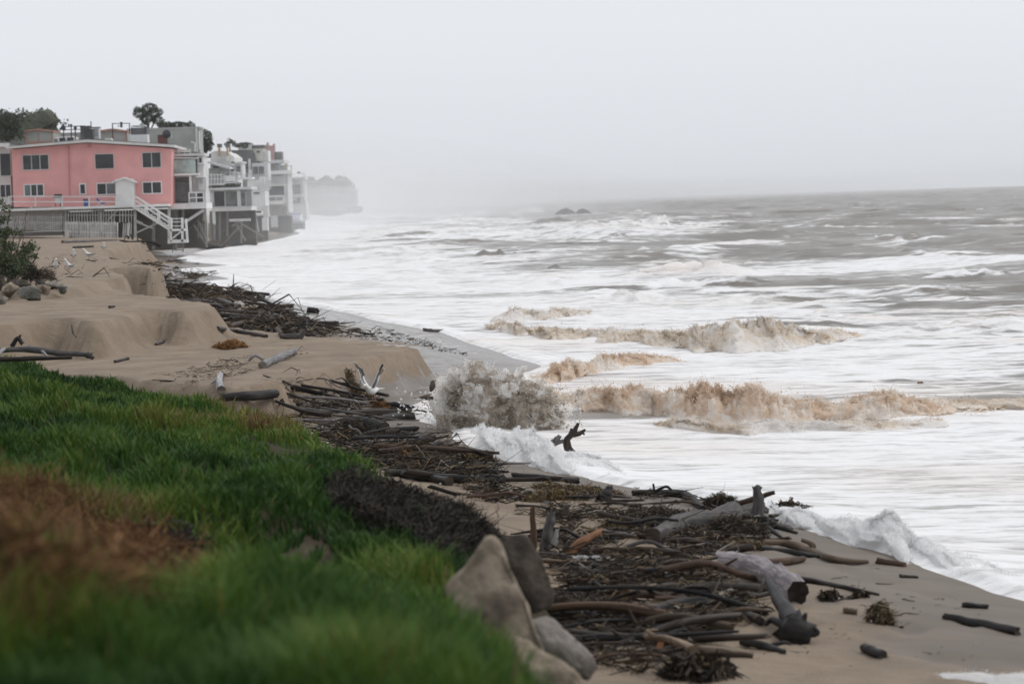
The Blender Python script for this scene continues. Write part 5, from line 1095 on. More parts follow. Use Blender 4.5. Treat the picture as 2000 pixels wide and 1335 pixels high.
log('dark log along the top of the splash pile', [(678, 805), (740, 802), (798, 802)], (5, 6, 5), 'dark', group=MP, f=bz)
log('flat dark plank at the back of the splash pile', [(748, 790), (780, 792), (812, 798)], (6, 7, 5), 'black', group=MP, f=bz)
log('dark short branch lying in the white foam bore', [(990, 906, 40.5), (1012, 896, 40.5), (1034, 890, 40.5)], (6, 7, 4), 'dark', group=MP)
log('ragged dark stub poking out of the foam bore', [(1002, 872, 42), (1012, 858, 42)], (7, 3), 'dark', [([(1018, 872, 42), (1034, 862, 42), (1036, 852, 42)], (5, 4, 2))], group=MP, jag=1)
log('grey stub sticking from the foam left of the forked snag', [(1080, 866, 41.6), (1092, 852, 41.6)], (9, 4), 'grey', [([(1070, 870, 41.6), (1102, 860, 41.6)], (5, 4))], group=MP, jag=1)
log('black thin log on sand at the foam bore edge', [(1000, 926), (1060, 932), (1130, 938)], (4, 6, 7), 'black', group=MP, f=bz)
log('narrow dark plank in the foam tongue under the splash', [(934, 844, 45), (965, 850, 45)], (4, 3), 'dark', group=MP)
log('long black stick at the sand edge below the splash', [(890, 850), (930, 852), (962, 860)], (4, 4, 3), 'black', group=MP, f=bz)
log('upright forked snag standing in the foam below the splash', [(1116, 894, 41.3), (1110, 874, 41.3), (1108, 858, 41.3), (1120, 844, 41.3), (1130, 826, 41.3)], (11, 9, 7, 6, 2.5), 'dark', [([(1118, 848, 41.3), (1132, 846, 41.3), (1143, 838, 41.3)], (6, 5, 2)), ([(1113, 850, 41.3), (1116, 836, 41.3)], (4, 2)), ([(1136, 844, 41.3), (1142, 848, 41.3)], (3, 1.5))], 'snag')
log('black gnarled root mass half hidden at the left side of the splash', [(852, 790, 47.4), (872, 782, 47.4), (892, 784, 47.4)], (12, 16, 12), 'black', [([(858, 784, 47.4), (848, 774, 47.4)], (4, 2)), ([(880, 772, 47.4), (888, 764, 47.4)], (3, 1.5))], 'root_mass', knob=.5)
GS = 'driftwood lying on the open sand terraces'
log('grey barked log slanting on the sand terrace above the gull', [(513, 712), (545, 698), (575, 684)], (8, 8, 6), 'silver', [([(514, 702), (500, 694), (490, 698), (485, 706)], (3, 3, 2.5, 2))], group=GS, f=bz, n=12)
log('short grey stump log pointing away at the grass end of the terrace', [(432, 760), (428, 745), (431, 730)], (8, 7, 5), 'silver', [([(424, 740), (412, 748)], (4, 2)), ([(446, 762), (452, 748)], (2.5, 1))], group=GS, f=bz)
log('black flat topped log beside the four beach stones', [(432, 776), (480, 772), (540, 768)], (7, 9, 9), 'black', group=GS, f=bz)
log('dark grey wedge of wood at the foot of the left scarp', [(305, 672), (320, 665)], (3, 5), 'grey', group=GS, f=bz)
log('small dark stick at the grass edge on the left sand', [(224, 706), (251, 699)], (3, 3), 'dark', group=GS, f=bz)
log('thin curved black twig stuck on the left scarp', [(140, 634), (142, 648), (150, 660)], (1.2, 1.2, 1), 'black', group=GS, f=bz)
log('small dark lump of wood on the upper left terrace', [(214, 599), (224, 598)], (3, 2), 'dark', group=GS, f=bz)
log('brown chip of wood on the right shoulder of the scarp', [(385, 628), (393, 633)], (3, 2), 'brown', group=GS, f=bz)
log('long low dark beam on the sand below the picket fence', [(122, 472), (170, 470), (228, 468)], (3, 3.4, 2), 'grey', group=GS, f=bz)
log('dark straight plank on the sand below the long beam', [(143, 483), (182, 481)], (2, 2), 'dark', group=GS, f=bz)
log('little curved black root standing by the left bush', [(64, 511, 96), (69, 505, 96), (66, 498, 96)], (1.5, 1.5, 1.5), 'black', group=GS)
FPL = 'large driftwood in the far debris line'
log('dark log with a pale round end far right in the debris line', [(582, 627), (620, 630), (660, 632)], (4, 5, 5), 'dark', group=FPL, f=bz)
log('short thick stump lying at the wet edge of the debris line', [(603, 605), (620, 607)], (6, 6), 'black', group=FPL, f=bz)
log('grey log with an upright broken limb at the debris line front', [(550, 656), (575, 656), (592, 658)], (5, 6, 4), 'grey', [([(588, 656), (597, 643)], (6, 4))], group=FPL, f=bz)
log('reddish brown root bough arching at the debris line front', [(450, 636), (480, 628), (510, 626), (535, 636), (550, 652)], (4, 5, 5, 5, 4), 'red', [([(505, 628), (530, 634), (560, 640)], (3, 3, 2)), ([(512, 630), (510, 648)], (1.5, 1))], group=FPL, f=bz)
log('long grey log ending in a ragged root in the debris line', [(470, 610), (515, 614), (555, 624)], (4, 6, 8), 'dark', [([(548, 618), (556, 608)], (5, 3)), ([(552, 622), (558, 630)], (5, 2))], group=FPL, f=bz)
log('dark bowed trunk on top of the debris line', [(395, 582), (420, 582), (445, 592), (468, 598)], (4, 5, 5, 4), 'dark', [([(452, 594), (456, 585)], (4, 3))], group=FPL, f=bz)
log('long dark trunk pressed against the sand terrace corner', [(425, 640), (460, 646), (520, 656)], (4, 5, 4), 'dark', group=FPL, f=bz)
log('short log lying alone on the wet flat before the white breaker', [(828, 643), (845, 645), (865, 645)], (3, 3, 3), 'grey', f=bz)
log('square dark block of wood alone at the foam line', [(506, 579), (514, 579)], (5, 5), 'black', f=bz)
TG = 'bleached branches tangled on the grass at left'
for lab, p, r, m_, lb in (('long bleached grey branch lying on the grass at the left edge', [(-10, 684, 51), (60, 682, 51), (120, 690, 51), (180, 692, 51)], (5, 6, 6, 4), 'grey', [([(170, 692, 51), (182, 699, 51)], (6, 4))]), ('dark branch under the long bleached branch at left', [(-5, 702, 50), (60, 700, 50), (140, 698, 50)], (5, 5, 3), 'dark', []),
        ('stub of dark root rising above the left branch tangle', [(24, 676, 52), (34, 660, 52), (44, 672, 52)], (5, 4, 4), 'black', [([(36, 662, 52), (40, 654, 52)], (3, 2))]), ('silver limb crossing the left branch tangle', [(56, 676, 51.2), (80, 684, 51), (96, 700, 50.5)], (3, 3, 2), 'silver', []), ('grey crooked limb at the left border of the grass', [(-8, 694, 50.6), (10, 682, 51), (30, 684, 51)], (4, 4, 2), 'silver', [])):
    log(lab, p, r, m_, lb, 'branch', 'branch', TG)

def groundN(U, V, f=bz, it=9, zs=.6):
    U = np.asarray(U, float); V = np.asarray(V, float); d = _f[:, None] + (U - 1000) / FPX * CR[:, None] + (667.5 - V) / FPX * CU[:, None]
    z = np.full(U.shape, zs)
    for _ in range(it):
        p = CAM[:, None] + d * ((z - CAM[2]) / d[2]); z = .5 * z + .5 * f(p[0], p[1])
    p = CAM[:, None] + d * ((z - CAM[2]) / d[2]); p[2] = f(p[0], p[1]); return p.T
def sample_poly(pts, n, rs):
    P = np.array(pts, float); out = []
    while len(out) < n:
        q = rs.uniform(P.min(0), P.max(0), (n * 2, 2)); out += list(q[sdist(q[:, 0], q[:, 1], P) > 0])
    return np.array(out[:n])
protos = []
for i in range(14):
    w = Wood(); r_ = random.Random(900 + i); b1 = r_.uniform(-.13, .13); b2 = r_.uniform(-.11, .11); r0 = r_.uniform(.018, .05)
    w.limb([(-.5, 0, 0), (-.15, b1, b2 * .3), (.2, b1 * .6 + b2, 0), (.5, b2, b1 * .3)], [r0, r0 * r_.uniform(.9, 1.1), r0 * .8, r0 * r_.uniform(.3, .7)], 900 + i, 8, 12, .8, .3, .2)
    for k in range(r_.choice((0, 1, 1, 2, 3))):
        x = r_.uniform(-.3, .35); a = r_.uniform(.4, 1.2); L = r_.uniform(.1, .25); w.limb([(x, b1 * .6, 0), (x + L * math.cos(a) * .6, b1 * .6 + L * .3 * r_.choice((-1, 1)), L * .35), (x + L * math.cos(a), b1 * .6 + L * .6 * r_.choice((-1, 1)), L * .5 * r_.random())], [r0 * .6, r0 * .45, r0 * .2], 950 + i * 3 + k, 6, 6, .6, .2)
    ms = {}
    for mname in WD:
        o = w.build('driftwood_stick', mname, link=False); ms[mname] = o.data
    protos.append(ms)
def zone(poly, n, lens, mats, label, group, seed, stack=.1, yaw=.35, name='driftwood_stick'):
    rs = np.random.default_rng(seed); q = sample_poly(poly, n, rs); P = groundN(q[:, 0], q[:, 1])
    for p in P:
        L = rs.uniform(*lens) * (.6 + .8 * rs.random() ** 2); a = rs.normal(0, yaw) + (math.pi if rs.random() < .5 else 0)
        if rs.random() < .15: a = rs.uniform(0, 6.28)
        o = bpy.data.objects.new(name, protos[rs.integers(len(protos))][mats[rs.integers(len(mats))]]); C.objects.link(o)
        dx, dy = math.cos(a) * L / 2, math.sin(a) * L / 2; za, zb = bz(np.array([p[0] - dx, p[0] + dx]), np.array([p[1] - dy, p[1] + dy]))
        o.location = (p[0], p[1], max(p[2], (za + zb) / 2) + .02 * L + rs.random() ** 2 * stack); o.rotation_euler = (rs.uniform(0, 6.28), -max(-.22, min(.22, math.atan2(zb - za, L) * .9)) + rs.normal(0, .06), a); o.rotation_mode = 'XYZ'
        s = L; t = rs.uniform(.5, 1.15); cr_ = min(s * t, 1.0 + .02 * max(0, p[1] - 40)); o.scale = (s, cr_, cr_)
        w_ = np.array(o.location) - CAM; dp_ = w_ @ _f; u_ = 1000 + FPX * (w_ @ CR) / dp_; v_ = 667.5 - FPX * (w_ @ CU) / dp_
        fl = ('short' if L < lens[0] + .3 * (lens[1] - lens[0]) else 'long' if L > lens[0] + .7 * (lens[1] - lens[0]) else 'middling'); aa = math.sin(a) * math.copysign(1, math.cos(a))
        mn = o.data.materials[0].name.replace('_driftwood', '').replace('wet_', '').replace('fresh_', '').replace('_', ' ')
        LABELLED.append((o, '%s %s %sstick %s' % (fl, mn, 'level ' if abs(aa) < .2 else 'slanting ' if abs(aa) < .75 else 'endwise ', relation(u_, v_, label)), u_, 'driftwood', group))
near_poly = [(900, 945), (1010, 958), (1180, 965), (1330, 970), (1420, 1000), (1500, 1030), (1480, 1075), (1400, 1090), (1420, 1150), (1470, 1190), (1450, 1215), (1330, 1245), (1330, 1290), (1230, 1320), (1150, 1290), (1080, 1180), (1070, 1080), (1020, 1010), (930, 985)]
mid_poly = [(545, 795), (640, 792), (720, 790), (800, 795), (830, 812), (760, 830), (780, 850), (840, 868), (920, 900), (985, 925), (970, 945), (880, 940), (770, 930), (690, 905), (640, 880), (610, 840)]
far_poly = [(250, 545), (330, 538), (440, 556), (480, 575), (520, 600), (600, 625), (660, 640), (600, 660), (520, 655), (440, 640), (425, 610), (330, 582), (270, 570)]
DK_ = ['dark', 'dark', 'black', 'black', 'brown', 'dark', 'red', 'grey']
MARKS = {'near': [(1485, 1122, 'the mauve barked log'), (1380, 1016, 'the grey forked trunk'), (1550, 1225, 'the burnt root ball'), (1138, 1062, 'the orange splintered branch'), (1155, 1096, 'the short silver log'), (1380, 1182, 'the black arched branch'), (1055, 1030, 'the upright posts'), (1400, 1270, 'the crooked brown branch'), (1220, 1266, 'the tilted brown slab'), (1190, 960, 'the dark pointed slab'), (1300, 960, 'the arching far bough'), (1020, 1115, 'the dark boulder')],
         'mid': [(775, 812, 'the smooth jutting log end'), (712, 826, 'the thick black log'), (772, 845, 'the brown tapered log'), (822, 860, 'the humped stump'), (816, 930, 'the thick weathered log'), (740, 900, 'the ragged black log'), (605, 780, 'the beach stones'), (706, 879, 'the pale scrap'), (705, 786, 'the weed heap under the gull'), (885, 936, 'the long straight log'), (640, 845, 'the grass edge')],
         'far': [(500, 630, 'the reddish root bough'), (575, 656, 'the grey log with upright limb'), (430, 586, 'the bowed trunk'), (620, 630, 'the pale ended log'), (610, 606, 'the thick stump'), (320, 545, 'the small debris gull'), (475, 650, 'the trunk at the terrace corner'), (260, 550, 'the low sand scarp'), (380, 560, 'the foam tongue'), (515, 614, 'the long ragged grey log')],
         'wet': [(845, 645, 'the lone grey log'), (820, 685, 'the terrace corner'), (610, 606, 'the thick stump'), (660, 632, 'the pale ended log')], 'stair': [(345, 480, 'the beach stairs'), (300, 515, 'the small sand scarp'), (203, 492, 'the farthest gull'), (375, 508, 'the foam edge')],
         'terr': [(545, 698, 'the slanting barked log'), (431, 745, 'the stump log'), (450, 672, 'the orange kelp'), (350, 745, 'the grass edge')], 'open': [(1720, 1205, 'the ragged root ball'), (1558, 1156, 'the hollow log end'), (1740, 1098, 'the reddish billet'), (1905, 1182, 'the black stick at right'), (1918, 1215, 'the right edge log')]}
LABELLED = []
def relation(u, v, marks):
    d, mu, mv, nm = min((math.hypot(u - a, 2.0 * (v - b)), a, b, c) for a, b, c in MARKS[marks]); du, dv = u - mu, v - mv; far_ = '' if d > 55 else 'close '
    side = ('right of' if du > 0 else 'left of') if abs(du) > 1.6 * abs(dv) else ('below' if dv > 0 else 'above')
    return far_ + side + ' ' + nm
def settle():                                   # same wording twice: tell the pair or trio apart by place
    by = {}
    for e in LABELLED: by.setdefault(e[1], []).append(e)
    for k, es in by.items():
        es.sort(key=lambda e: e[2])
        if len(es) == 2: nm = ('left one', 'right one')
        elif len(es) == 3: nm = ('left one', 'middle one', 'right one')
        elif len(es) == 4: nm = ('leftmost', 'second from left', 'third from left', 'rightmost')
        else: nm = ('',) * len(es)
        for e, q in zip(es, nm): tag(e[0], k + (', ' + q if q else ''), e[3], e[4])
zone(near_poly, 84, (.45, 1.5), DK_ + ['brown', 'tan'], 'near', 'loose sticks in the near tangle', 1, .12)
zone(mid_poly, 66, (.6, 1.9), DK_, 'mid', 'loose sticks in the splash pile', 2, .2, .3)
zone(far_poly, 62, (1.0, 3.2), ['dark', 'black', 'dark', 'brown', 'grey'], 'far', 'sticks in the far debris line', 3, .12, .25)
zone([(560, 600), (660, 622), (760, 645), (850, 690), (800, 672), (680, 655), (600, 640)], 16, (.3, 1.0), ['dark', 'black'], 'wet', 'small sticks on the wet flat', 4, .02)
zone([(240, 500), (330, 505), (420, 540), (330, 520), (250, 512)], 14, (1.2, 3.0), ['dark', 'grey', 'black'], 'stair', 'sticks on the sand before the stairs', 5, .05)
zone([(310, 745), (420, 700), (520, 700), (500, 735), (400, 752)], 10, (.15, .5), ['dark', 'black'], 'terr', 'twigs on the sand terrace', 6, .0)
zone([(1560, 1120), (1700, 1110), (1850, 1170), (1900, 1200), (1750, 1230), (1600, 1190)], 12, (.08, .28), ['dark', 'black', 'brown'], 'open', 'small sticks on the open near sand', 7, .0)

def debris(name, poly, n, seed, length, wid, mat, lift=.08, up=.3, f=bz):
    rs = np.random.default_rng(seed); q = sample_poly(poly, n, rs)
    dens = fbm(q[:, 0] / 75, q[:, 1] / 22, 3, seed); q = q[dens > .52]; P = groundN(q[:, 0], q[:, 1], f); n = len(P); P[:, 2] += rs.random(n) ** 2 * lift
    a = rs.normal(0, .6, n) + np.where(rs.random(n) < .5, math.pi, 0); L = length * rs.gamma(2.5, .4, n)
    D = np.stack([np.cos(a) * L, np.sin(a) * L, np.abs(rs.normal(0, up, n)) * L * .5], 1)
    v, fa = strands(P, D, rs.uniform(.5, 1.6, n) * wid, rs, .15)
    o = mesh_np(name, v, fa, mat, {'tint': np.repeat(rs.random(n), 6)}); return tag(o, kind='stuff')
def tint_mat(name, cs, rough=.7):
    m, n, l, b = new_mat(name); r = n.new('ShaderNodeValToRGB'); l.new(attr(n, l, 'tint'), r.inputs[0])
    while len(r.color_ramp.elements) < len(cs): r.color_ramp.elements.new(.5)
    for e, (p, c) in zip(r.color_ramp.elements, cs): e.position = p; e.color = (*c, 1)
    l.new(r.outputs[0], b.inputs['Base Color']); b.inputs['Roughness'].default_value = rough; b.inputs['Specular IOR Level'].default_value = .3; return m
m_twig = tint_mat('twigs', [(0, (.012, .009, .008)), (.45, (.026, .019, .014)), (.75, (.06, .04, .02)), (.93, (.13, .085, .04)), (1, (.3, .28, .25))])
m_kelp = tint_mat('kelp', [(0, (.03, .018, .008)), (.5, (.085, .05, .014)), (.85, (.15, .095, .025)), (1, (.10, .11, .03))], .45)
m_okelp = tint_mat('orange_kelp', [(0, (.10, .045, .015)), (.5, (.24, .115, .035)), (1, (.34, .19, .07))])
debris('twig_litter', near_poly, 17000, 11, .18, .0085, m_twig, .14, .14)
debris('twig_litter', mid_poly, 8000, 12, .30, .011, m_twig, .2, .10)
debris('twig_litter', far_poly, 9000, 13, .6, .03, m_twig, .18, .05)
debris('twig_litter', [(230, 495), (330, 502), (420, 535), (380, 548), (330, 520), (240, 512)], 900, 14, .6, .03, m_twig, .1)
debris('twig_litter', [(280, 745), (330, 730), (420, 705), (560, 680), (640, 665), (600, 690), (520, 705), (470, 735), (360, 755)], 900, 15, .10, .006, m_twig, .01)
debris('twig_litter', [(640, 655), (800, 672), (940, 700), (900, 690), (780, 650), (680, 640)], 260, 16, .18, .012, m_twig, .02)
debris('twig_litter', [(60, 500), (200, 505), (240, 530), (160, 555), (130, 548), (90, 520)], 140, 17, .5, .02, m_twig, .01)
debris('twig_litter', [(1500, 1090), (1720, 1090), (1990, 1230), (1900, 1290), (1500, 1310), (1400, 1230)], 420, 18, .05, .004, m_twig, .0)
def clump(name, label, u, v, w, h, n, mat, seed, L, wd, f=bz, D=None, kind=None, dome=.7, cat='seaweed', group=None):
    rs = np.random.default_rng(seed); c = ground(u, v, f) if D is None else at(u, v, D); k = c[1] / FPX
    a = rs.uniform(0, 6.283, n); r = np.sqrt(rs.random(n)); x = np.cos(a) * r * w / 2 * k; y = np.sin(a) * r * w / 2 * k * .7; z = h * k * np.sqrt(np.clip(1 - r * r, 0, 1)) * rs.random(n) ** .4 * (.6 + .8 * vn2(x / (w * k) * 6, y / (w * k) * 6, seed))
    gz = f(c[0] + x, c[1] + y) - c[2] if D is None else 0
    P = np.stack([x, y, z + gz], 1); d = np.stack([rs.normal(0, 1, n), rs.normal(0, 1, n), rs.normal(.15, .5, n)], 1); d *= (L * k * rs.gamma(2.5, .4, n) / np.linalg.norm(d, axis=1))[:, None]
    vv, ff = strands(P - d * .4, d, rs.uniform(.5, 1.4, n) * wd * k, rs, .4); o = mesh_np(name, vv, ff, mat, {'tint': np.repeat(np.clip(rs.random(n) * .8 + .3 * (z / (h * k + 1e-6)) - .1, 0, 1), 6)}); o.location = c
    if kind: return tag(o, kind=kind)
    return tag(o, label, cat, group)
clump('kelp_clump', 'orange furry clump of kelp on the middle sand terrace', 450, 680, 66, 14, 1800, m_okelp, 21, 9, .7)
KP = 'amber kelp tangled in the driftwood'
for i, (lab, u, v, w, h, mt) in enumerate((('amber kelp draped at the far left end of the near tangle', 1075, 972, 150, 14, m_kelp), ('dark kelp heap under the grey forked trunk', 1440, 1046, 130, 38, m_twig), ('dark spiky kelp beside the upright grey stub', 1408, 992, 70, 26, m_twig), ('amber kelp under the grey trunk end', 1460, 1068, 90, 10, m_kelp),
        ('amber kelp patch in the middle of the near tangle', 1215, 1040, 90, 16, m_kelp), ('olive kelp low in the near tangle below the silver log', 1240, 1158, 110, 16, m_kelp), ('brown kelp at the foot of the dark arched branch', 1390, 1204, 120, 12, m_kelp), ('amber kelp near the foam end of the splash pile', 935, 902, 70, 18, m_kelp),
        ('dry brown weed on top of the splash pile below the gull', 705, 786, 60, 20, m_kelp), ('orange kelp scrap on the straight logs of the splash pile', 793, 906, 18, 16, m_okelp), ('orange weed caught on the top log of the splash pile', 742, 796, 14, 12, m_okelp), ('amber kelp fringe along the top of the near tangle', 1130, 958, 190, 12, m_kelp), ('dark wrack heaped in the upper middle of the near tangle', 1290, 1010, 150, 22, m_twig), ('dark wrack low at the bottom of the near tangle', 1150, 1180, 170, 18, m_twig), ('black wrack beside the tilted brown slab', 1250, 1232, 140, 18, m_twig), ('dark wrack in the heart of the splash pile', 700, 846, 110, 20, m_twig), ('dark wrack at the lower end of the splash pile', 860, 896, 150, 16, m_twig), ('dark weed clump in the debris under the barked log', 1340, 1106, 120, 12, m_kelp))):
    clump('kelp_clump', lab, u, v, w, h, 1100, mt, 30 + i, 16, .9, group=KP)
clump('weed_ball', 'ragged brown root ball lying alone on the lower right sand', 1720, 1214, 54, 34, 700, tint_mat('root_fibre', [(0, (.035, .025, .018)), (.6, (.12, .085, .05)), (1, (.26, .20, .13))]), 50, 15, 2.0, cat='root ball')
clump('weed_clump', 'black lacy wrack stranded in the foam right of the forked trunk', 1546, 1000, 96, 20, 900, m_twig, 51, 13, 1.6)
clump('weed_clump', 'small black lump floating in the foam above the branch', 1505, 950, 22, 9, 150, m_twig, 52, 6, 1.6)
clump('weed_clump', 'small dark debris heap right of the barked log end', 1622, 1172, 46, 16, 200, m_twig, 53, 14, 2.2)
clump('weed_clump', 'dark and grey scraps right of the small debris heap', 1676, 1166, 44, 12, 120, m_twig, 54, 12, 2.6)
clump('weed_clump', 'black jumble of wood scraps at the bottom edge of the sand', 1360, 1318, 150, 34, 520, m_twig, 55, 34, 4)
m_pale = noise_mat('pale_litter', (.62, .62, .61), (.45, .45, .45), .6, 9)
for i, (u, v, s) in enumerate(((1037, 958, 8), (1013, 980, 7), (706, 880, 14), (1120, 1128, 9), (1348, 1065, 8), (1142, 1198, 8), (1272, 1218, 7), (1440, 1076, 5), (1280, 1150, 5), (1206, 1008, 7), (1330, 998, 14), (1210, 1062, 6), (1640, 1170, 9), (680, 800, 9), (690, 828, 10), (660, 858, 8), (640, 866, 9), (860, 945, 6), (830, 950, 6), (1165, 990, 6))):
    g = groundN([u], [v + s * .4])[0]; k = g[1] / FPX; me = hull_rock(300 + i, s * k * .6, s * k * .5, s * k * .35, None, 9, 1, .1); me.materials.append(m_pale)
    o = bpy.data.objects.new('pale_litter', me); C.objects.link(o); o.location = (g[0], g[1], g[2] + s * k * .5); LABELLED.append((o, ('small' if s < 9 else 'larger') + ' pale scrap ' + relation(u, v, 'near' if v > 950 and u > 1000 else 'mid'), u, 'litter', 'pale scraps in the driftwood'))
clump('kelp_clump', 'tiny orange scrap floating on the foam right of the tan breaker', 1798, 752, 14, 6, 80, m_okelp, 60, 6, 1.2, D=56)

settle()
# ------------------------------------------------------------------ gulls
m_gw = noise_mat('white_plumage', (.80, .80, .79), (.66, .66, .66), .8, 12)
m_gg = noise_mat('grey_plumage', (.12, .125, .135), (.18, .185, .195), .8, 10)
m_gk = noise_mat('black_plumage', (.02, .02, .022), (.035, .035, .036), .8, 10)
m_gb = noise_mat('brown_plumage', (.12, .095, .075), (.06, .048, .038), .8, 14)
m_by = noise_mat('yellow_bill', (.55, .38, .06), (.45, .3, .05), .5, 10)
m_leg = noise_mat('pink_legs', (.45, .30, .25), (.35, .24, .2), .6, 10)
def bird_body(mat, root, up=0.0):                # tail at +x, head at -x; one continuous skin
    X = [.30, .22, .12, .02, -.08, -.15, -.19, -.225, -.255, -.285, -.30]; R = [.008, .035, .065, .083, .080, .058, .042, .045, .042, .022, .008]; Z = [.012, .008, .0, -.01, -.004, .03, .055, .075, .08, .072, .068]
    Z = [z + up * max(0, -x) for x, z in zip(X, Z)]
    b = MB().tube([(x, 0, z) for x, z in zip(X, Z)], R, 14).build('body', mat, root, True)
    bk = MB().tube([(-.285, 0, Z[9] - .002), (-.32, 0, Z[9] - .006), (-.345, 0, Z[9] - .018)], [.012, .010, .003], 8).build('bill', m_by, root, True)
    for s in (-1, 1): MB().tube([(-.262, s * .034, Z[8] + .012), (-.262, s * .042, Z[8] + .012)], [.006, .004], 8).build('eye', m_gk, root, True)
    tv = [(.26, -.025, .015), (.26, .025, .015), (.40, .07, .012), (.41, .0, .014), (.40, -.07, .012)]
    t = MB(); t.add(tv + [(x, y, z - .008) for x, y, z in tv], [(0, 1, 2, 3, 4), (9, 8, 7, 6, 5)] + [(i, (i + 5), (i + 1) % 5 + 5, (i + 1) % 5) for i in range(5)]); t.build('tail', mat, root)
    return b
def wing(root, line, chord, mats, side):        # line: points root to tip; three bands across the chord plus separate tip feathers
    m = 12; P = smooth_path(line, m); ch = np.interp(np.linspace(0, 1, m), np.linspace(0, 1, len(chord)), chord); fw = np.array([-1.0, 0, .12])
    def strip(a, b, i0, i1, mat, name, th=.010):
        vs = []; fs = []
        for i in range(i0, i1):
            for q in (a, b):
                p = P[i] - fw * ch[i] * q; vs += [tuple(p + np.array([0, 0, th / 2])), tuple(p - np.array([0, 0, th / 2]))]
        n = i1 - i0
        for i in range(n - 1):
            o = 4 * i; fs += [(o, o + 2, o + 6, o + 4), (o + 1, o + 5, o + 7, o + 3), (o, o + 4, o + 5, o + 1), (o + 2, o + 3, o + 7, o + 6)]
        fs += [(0, 1, 3, 2), (4 * n - 4, 4 * n - 2, 4 * n - 1, 4 * n - 3)]
        return MB().add(vs, fs).build(name, mat, root, False)
    w = strip(-.28, .42, 0, m - 2, mats[0], 'wing'); 
    for nm, a in (('secondary_feathers', strip(.42, .72, 0, 8, mats[1], 'secondary_feathers')), ('leading_edge', strip(-.34, -.28, 0, m - 2, mats[1], 'leading_edge', .016))): a.parent = w
    for j in range(6):                            # primaries
        q = -.2 + .17 * j; i = m - 3 - (j // 3); p = P[i] - fw * ch[i] * q; d = P[-1] - P[-4]; d = d / np.linalg.norm(d); L = .17 - .016 * j; e = p + d * L - fw * .03 * j * .5
        MB().bar(p - d * .10, e, .022, .006).build('primary_feather', mats[2], w)
        MB().bar(e - d * .018, e, .018, .0065).build('feather_tip', mats[1], w) if mats[1] is m_gw else None
    return w
g0 = empty('gull', at(726, 762, 49.6), math.radians(62)); tag(g0, 'white and slate grey gull taking off with raised wings over the log pile', 'gull')
bird_body(m_gw, g0, .15)
wing(g0, [(-.06, .05, .05), (-.10, .16, .22), (-.08, .20, .36), (-.08, .33, .56)], [.15, .16, .13, .06], (m_gg, m_gw, m_gk), 1)
wing(g0, [(-.06, -.05, .05), (-.12, -.17, .20), (-.10, -.22, .34), (-.12, -.36, .55)], [.15, .16, .13, .06], (m_gg, m_gw, m_gk), -1)
for s in (-1, 1):
    lg = MB().tube([(.06, s * .03, -.07), (.05, s * .03, -.13), (.09, s * .03, -.20)], [.008, .006, .006], 6).build('leg', m_leg, g0, True)
    MB().prism([(.075, -.205), (.13, -.235), (.128, -.242), (.07, -.21)], s * .03 - .02, s * .03 + .02).build('foot', m_leg, lg)
g1 = empty('gull', at(846, 775, 47.9), math.radians(200)); tag(g1, 'mottled brown young gull flapping up behind the white spatter beside the splash', 'gull')
bird_body(m_gb, g1, .15)
wing(g1, [(-.05, .05, .05), (-.06, .12, .14), (0.0, .20, .08), (.05, .34, .06)], [.13, .15, .12, .06], (m_gb, m_gb, m_gb), 1)
wing(g1, [(-.05, -.05, .05), (-.04, -.02, .22), (-.10, -.08, .32), (-.28, -.22, .36)], [.13, .15, .12, .06], (m_gb, m_gb, m_gb), -1)
for s in (-1, 1): MB().tube([(.06, s * .03, -.07), (.08, s * .03, -.17)], [.007, .006], 6).build('leg', m_leg, g1, True)
def standing(u, v, label, rz, first=None):
    g = ground(u, v); g = g if first is None else g
    if first is None:
        r = empty('gull', g, rz); b = bird_body(m_gw, r, .55)
        for ch in r.children: ch.location.z = .21
        for s in (-1, 1):
            w = MB().tube([(-.13, s * .062, .23), (-.02, s * .084, .22), (.14, s * .066, .225), (.30, s * .03, .235), (.38, s * .014, .232)], [.018, .04, .038, .022, .006], 10).build('wing', m_gg, r, True)
            MB().tube([(.30, s * .03, .236), (.36, s * .018, .234), (.44, s * .008, .228)], [.018, .014, .004], 8).build('wing_tip', m_gk, w, True)
            lg = MB().tube([(.03, s * .035, .16), (.035, s * .035, .08), (.03, s * .035, .0)], [.012, .007, .008], 6).build('leg', m_leg, r, True)
            MB().prism([(.05, 0), (-.04, 0), (-.04, .006), (.04, .014)], s * .035 - .025, s * .035 + .025).build('foot', m_leg, lg)
    else: r = copy_tree(first); r.location = g; r.rotation_euler.z = rz
    r.location.z += .01; r.scale = (1.25,) * 3; tag(r, label, 'gull', 'gulls standing on the upper sand'); return r
gs = standing(135, 534, 'standing gull larger and right of its neighbour on sand behind the left rocks', 1.3)
for u, v, lb, rz in ((108, 534, 'standing gull left of the larger one behind the left rocks', 1.9), (144, 509, 'standing gull in the middle of the upper sand facing its neighbour', 1.75), (173, 508, 'gull bending low on the upper sand', .9), (203, 492, 'farthest standing gull on the sand below the stairs', 1.8), (323, 545, 'small gull at the top of the far debris line near the scarp', 1.9), (341, 548, 'gull standing in the far debris line by the foam tongue', 1.2)):
    standing(u, v, lb, rz, gs)

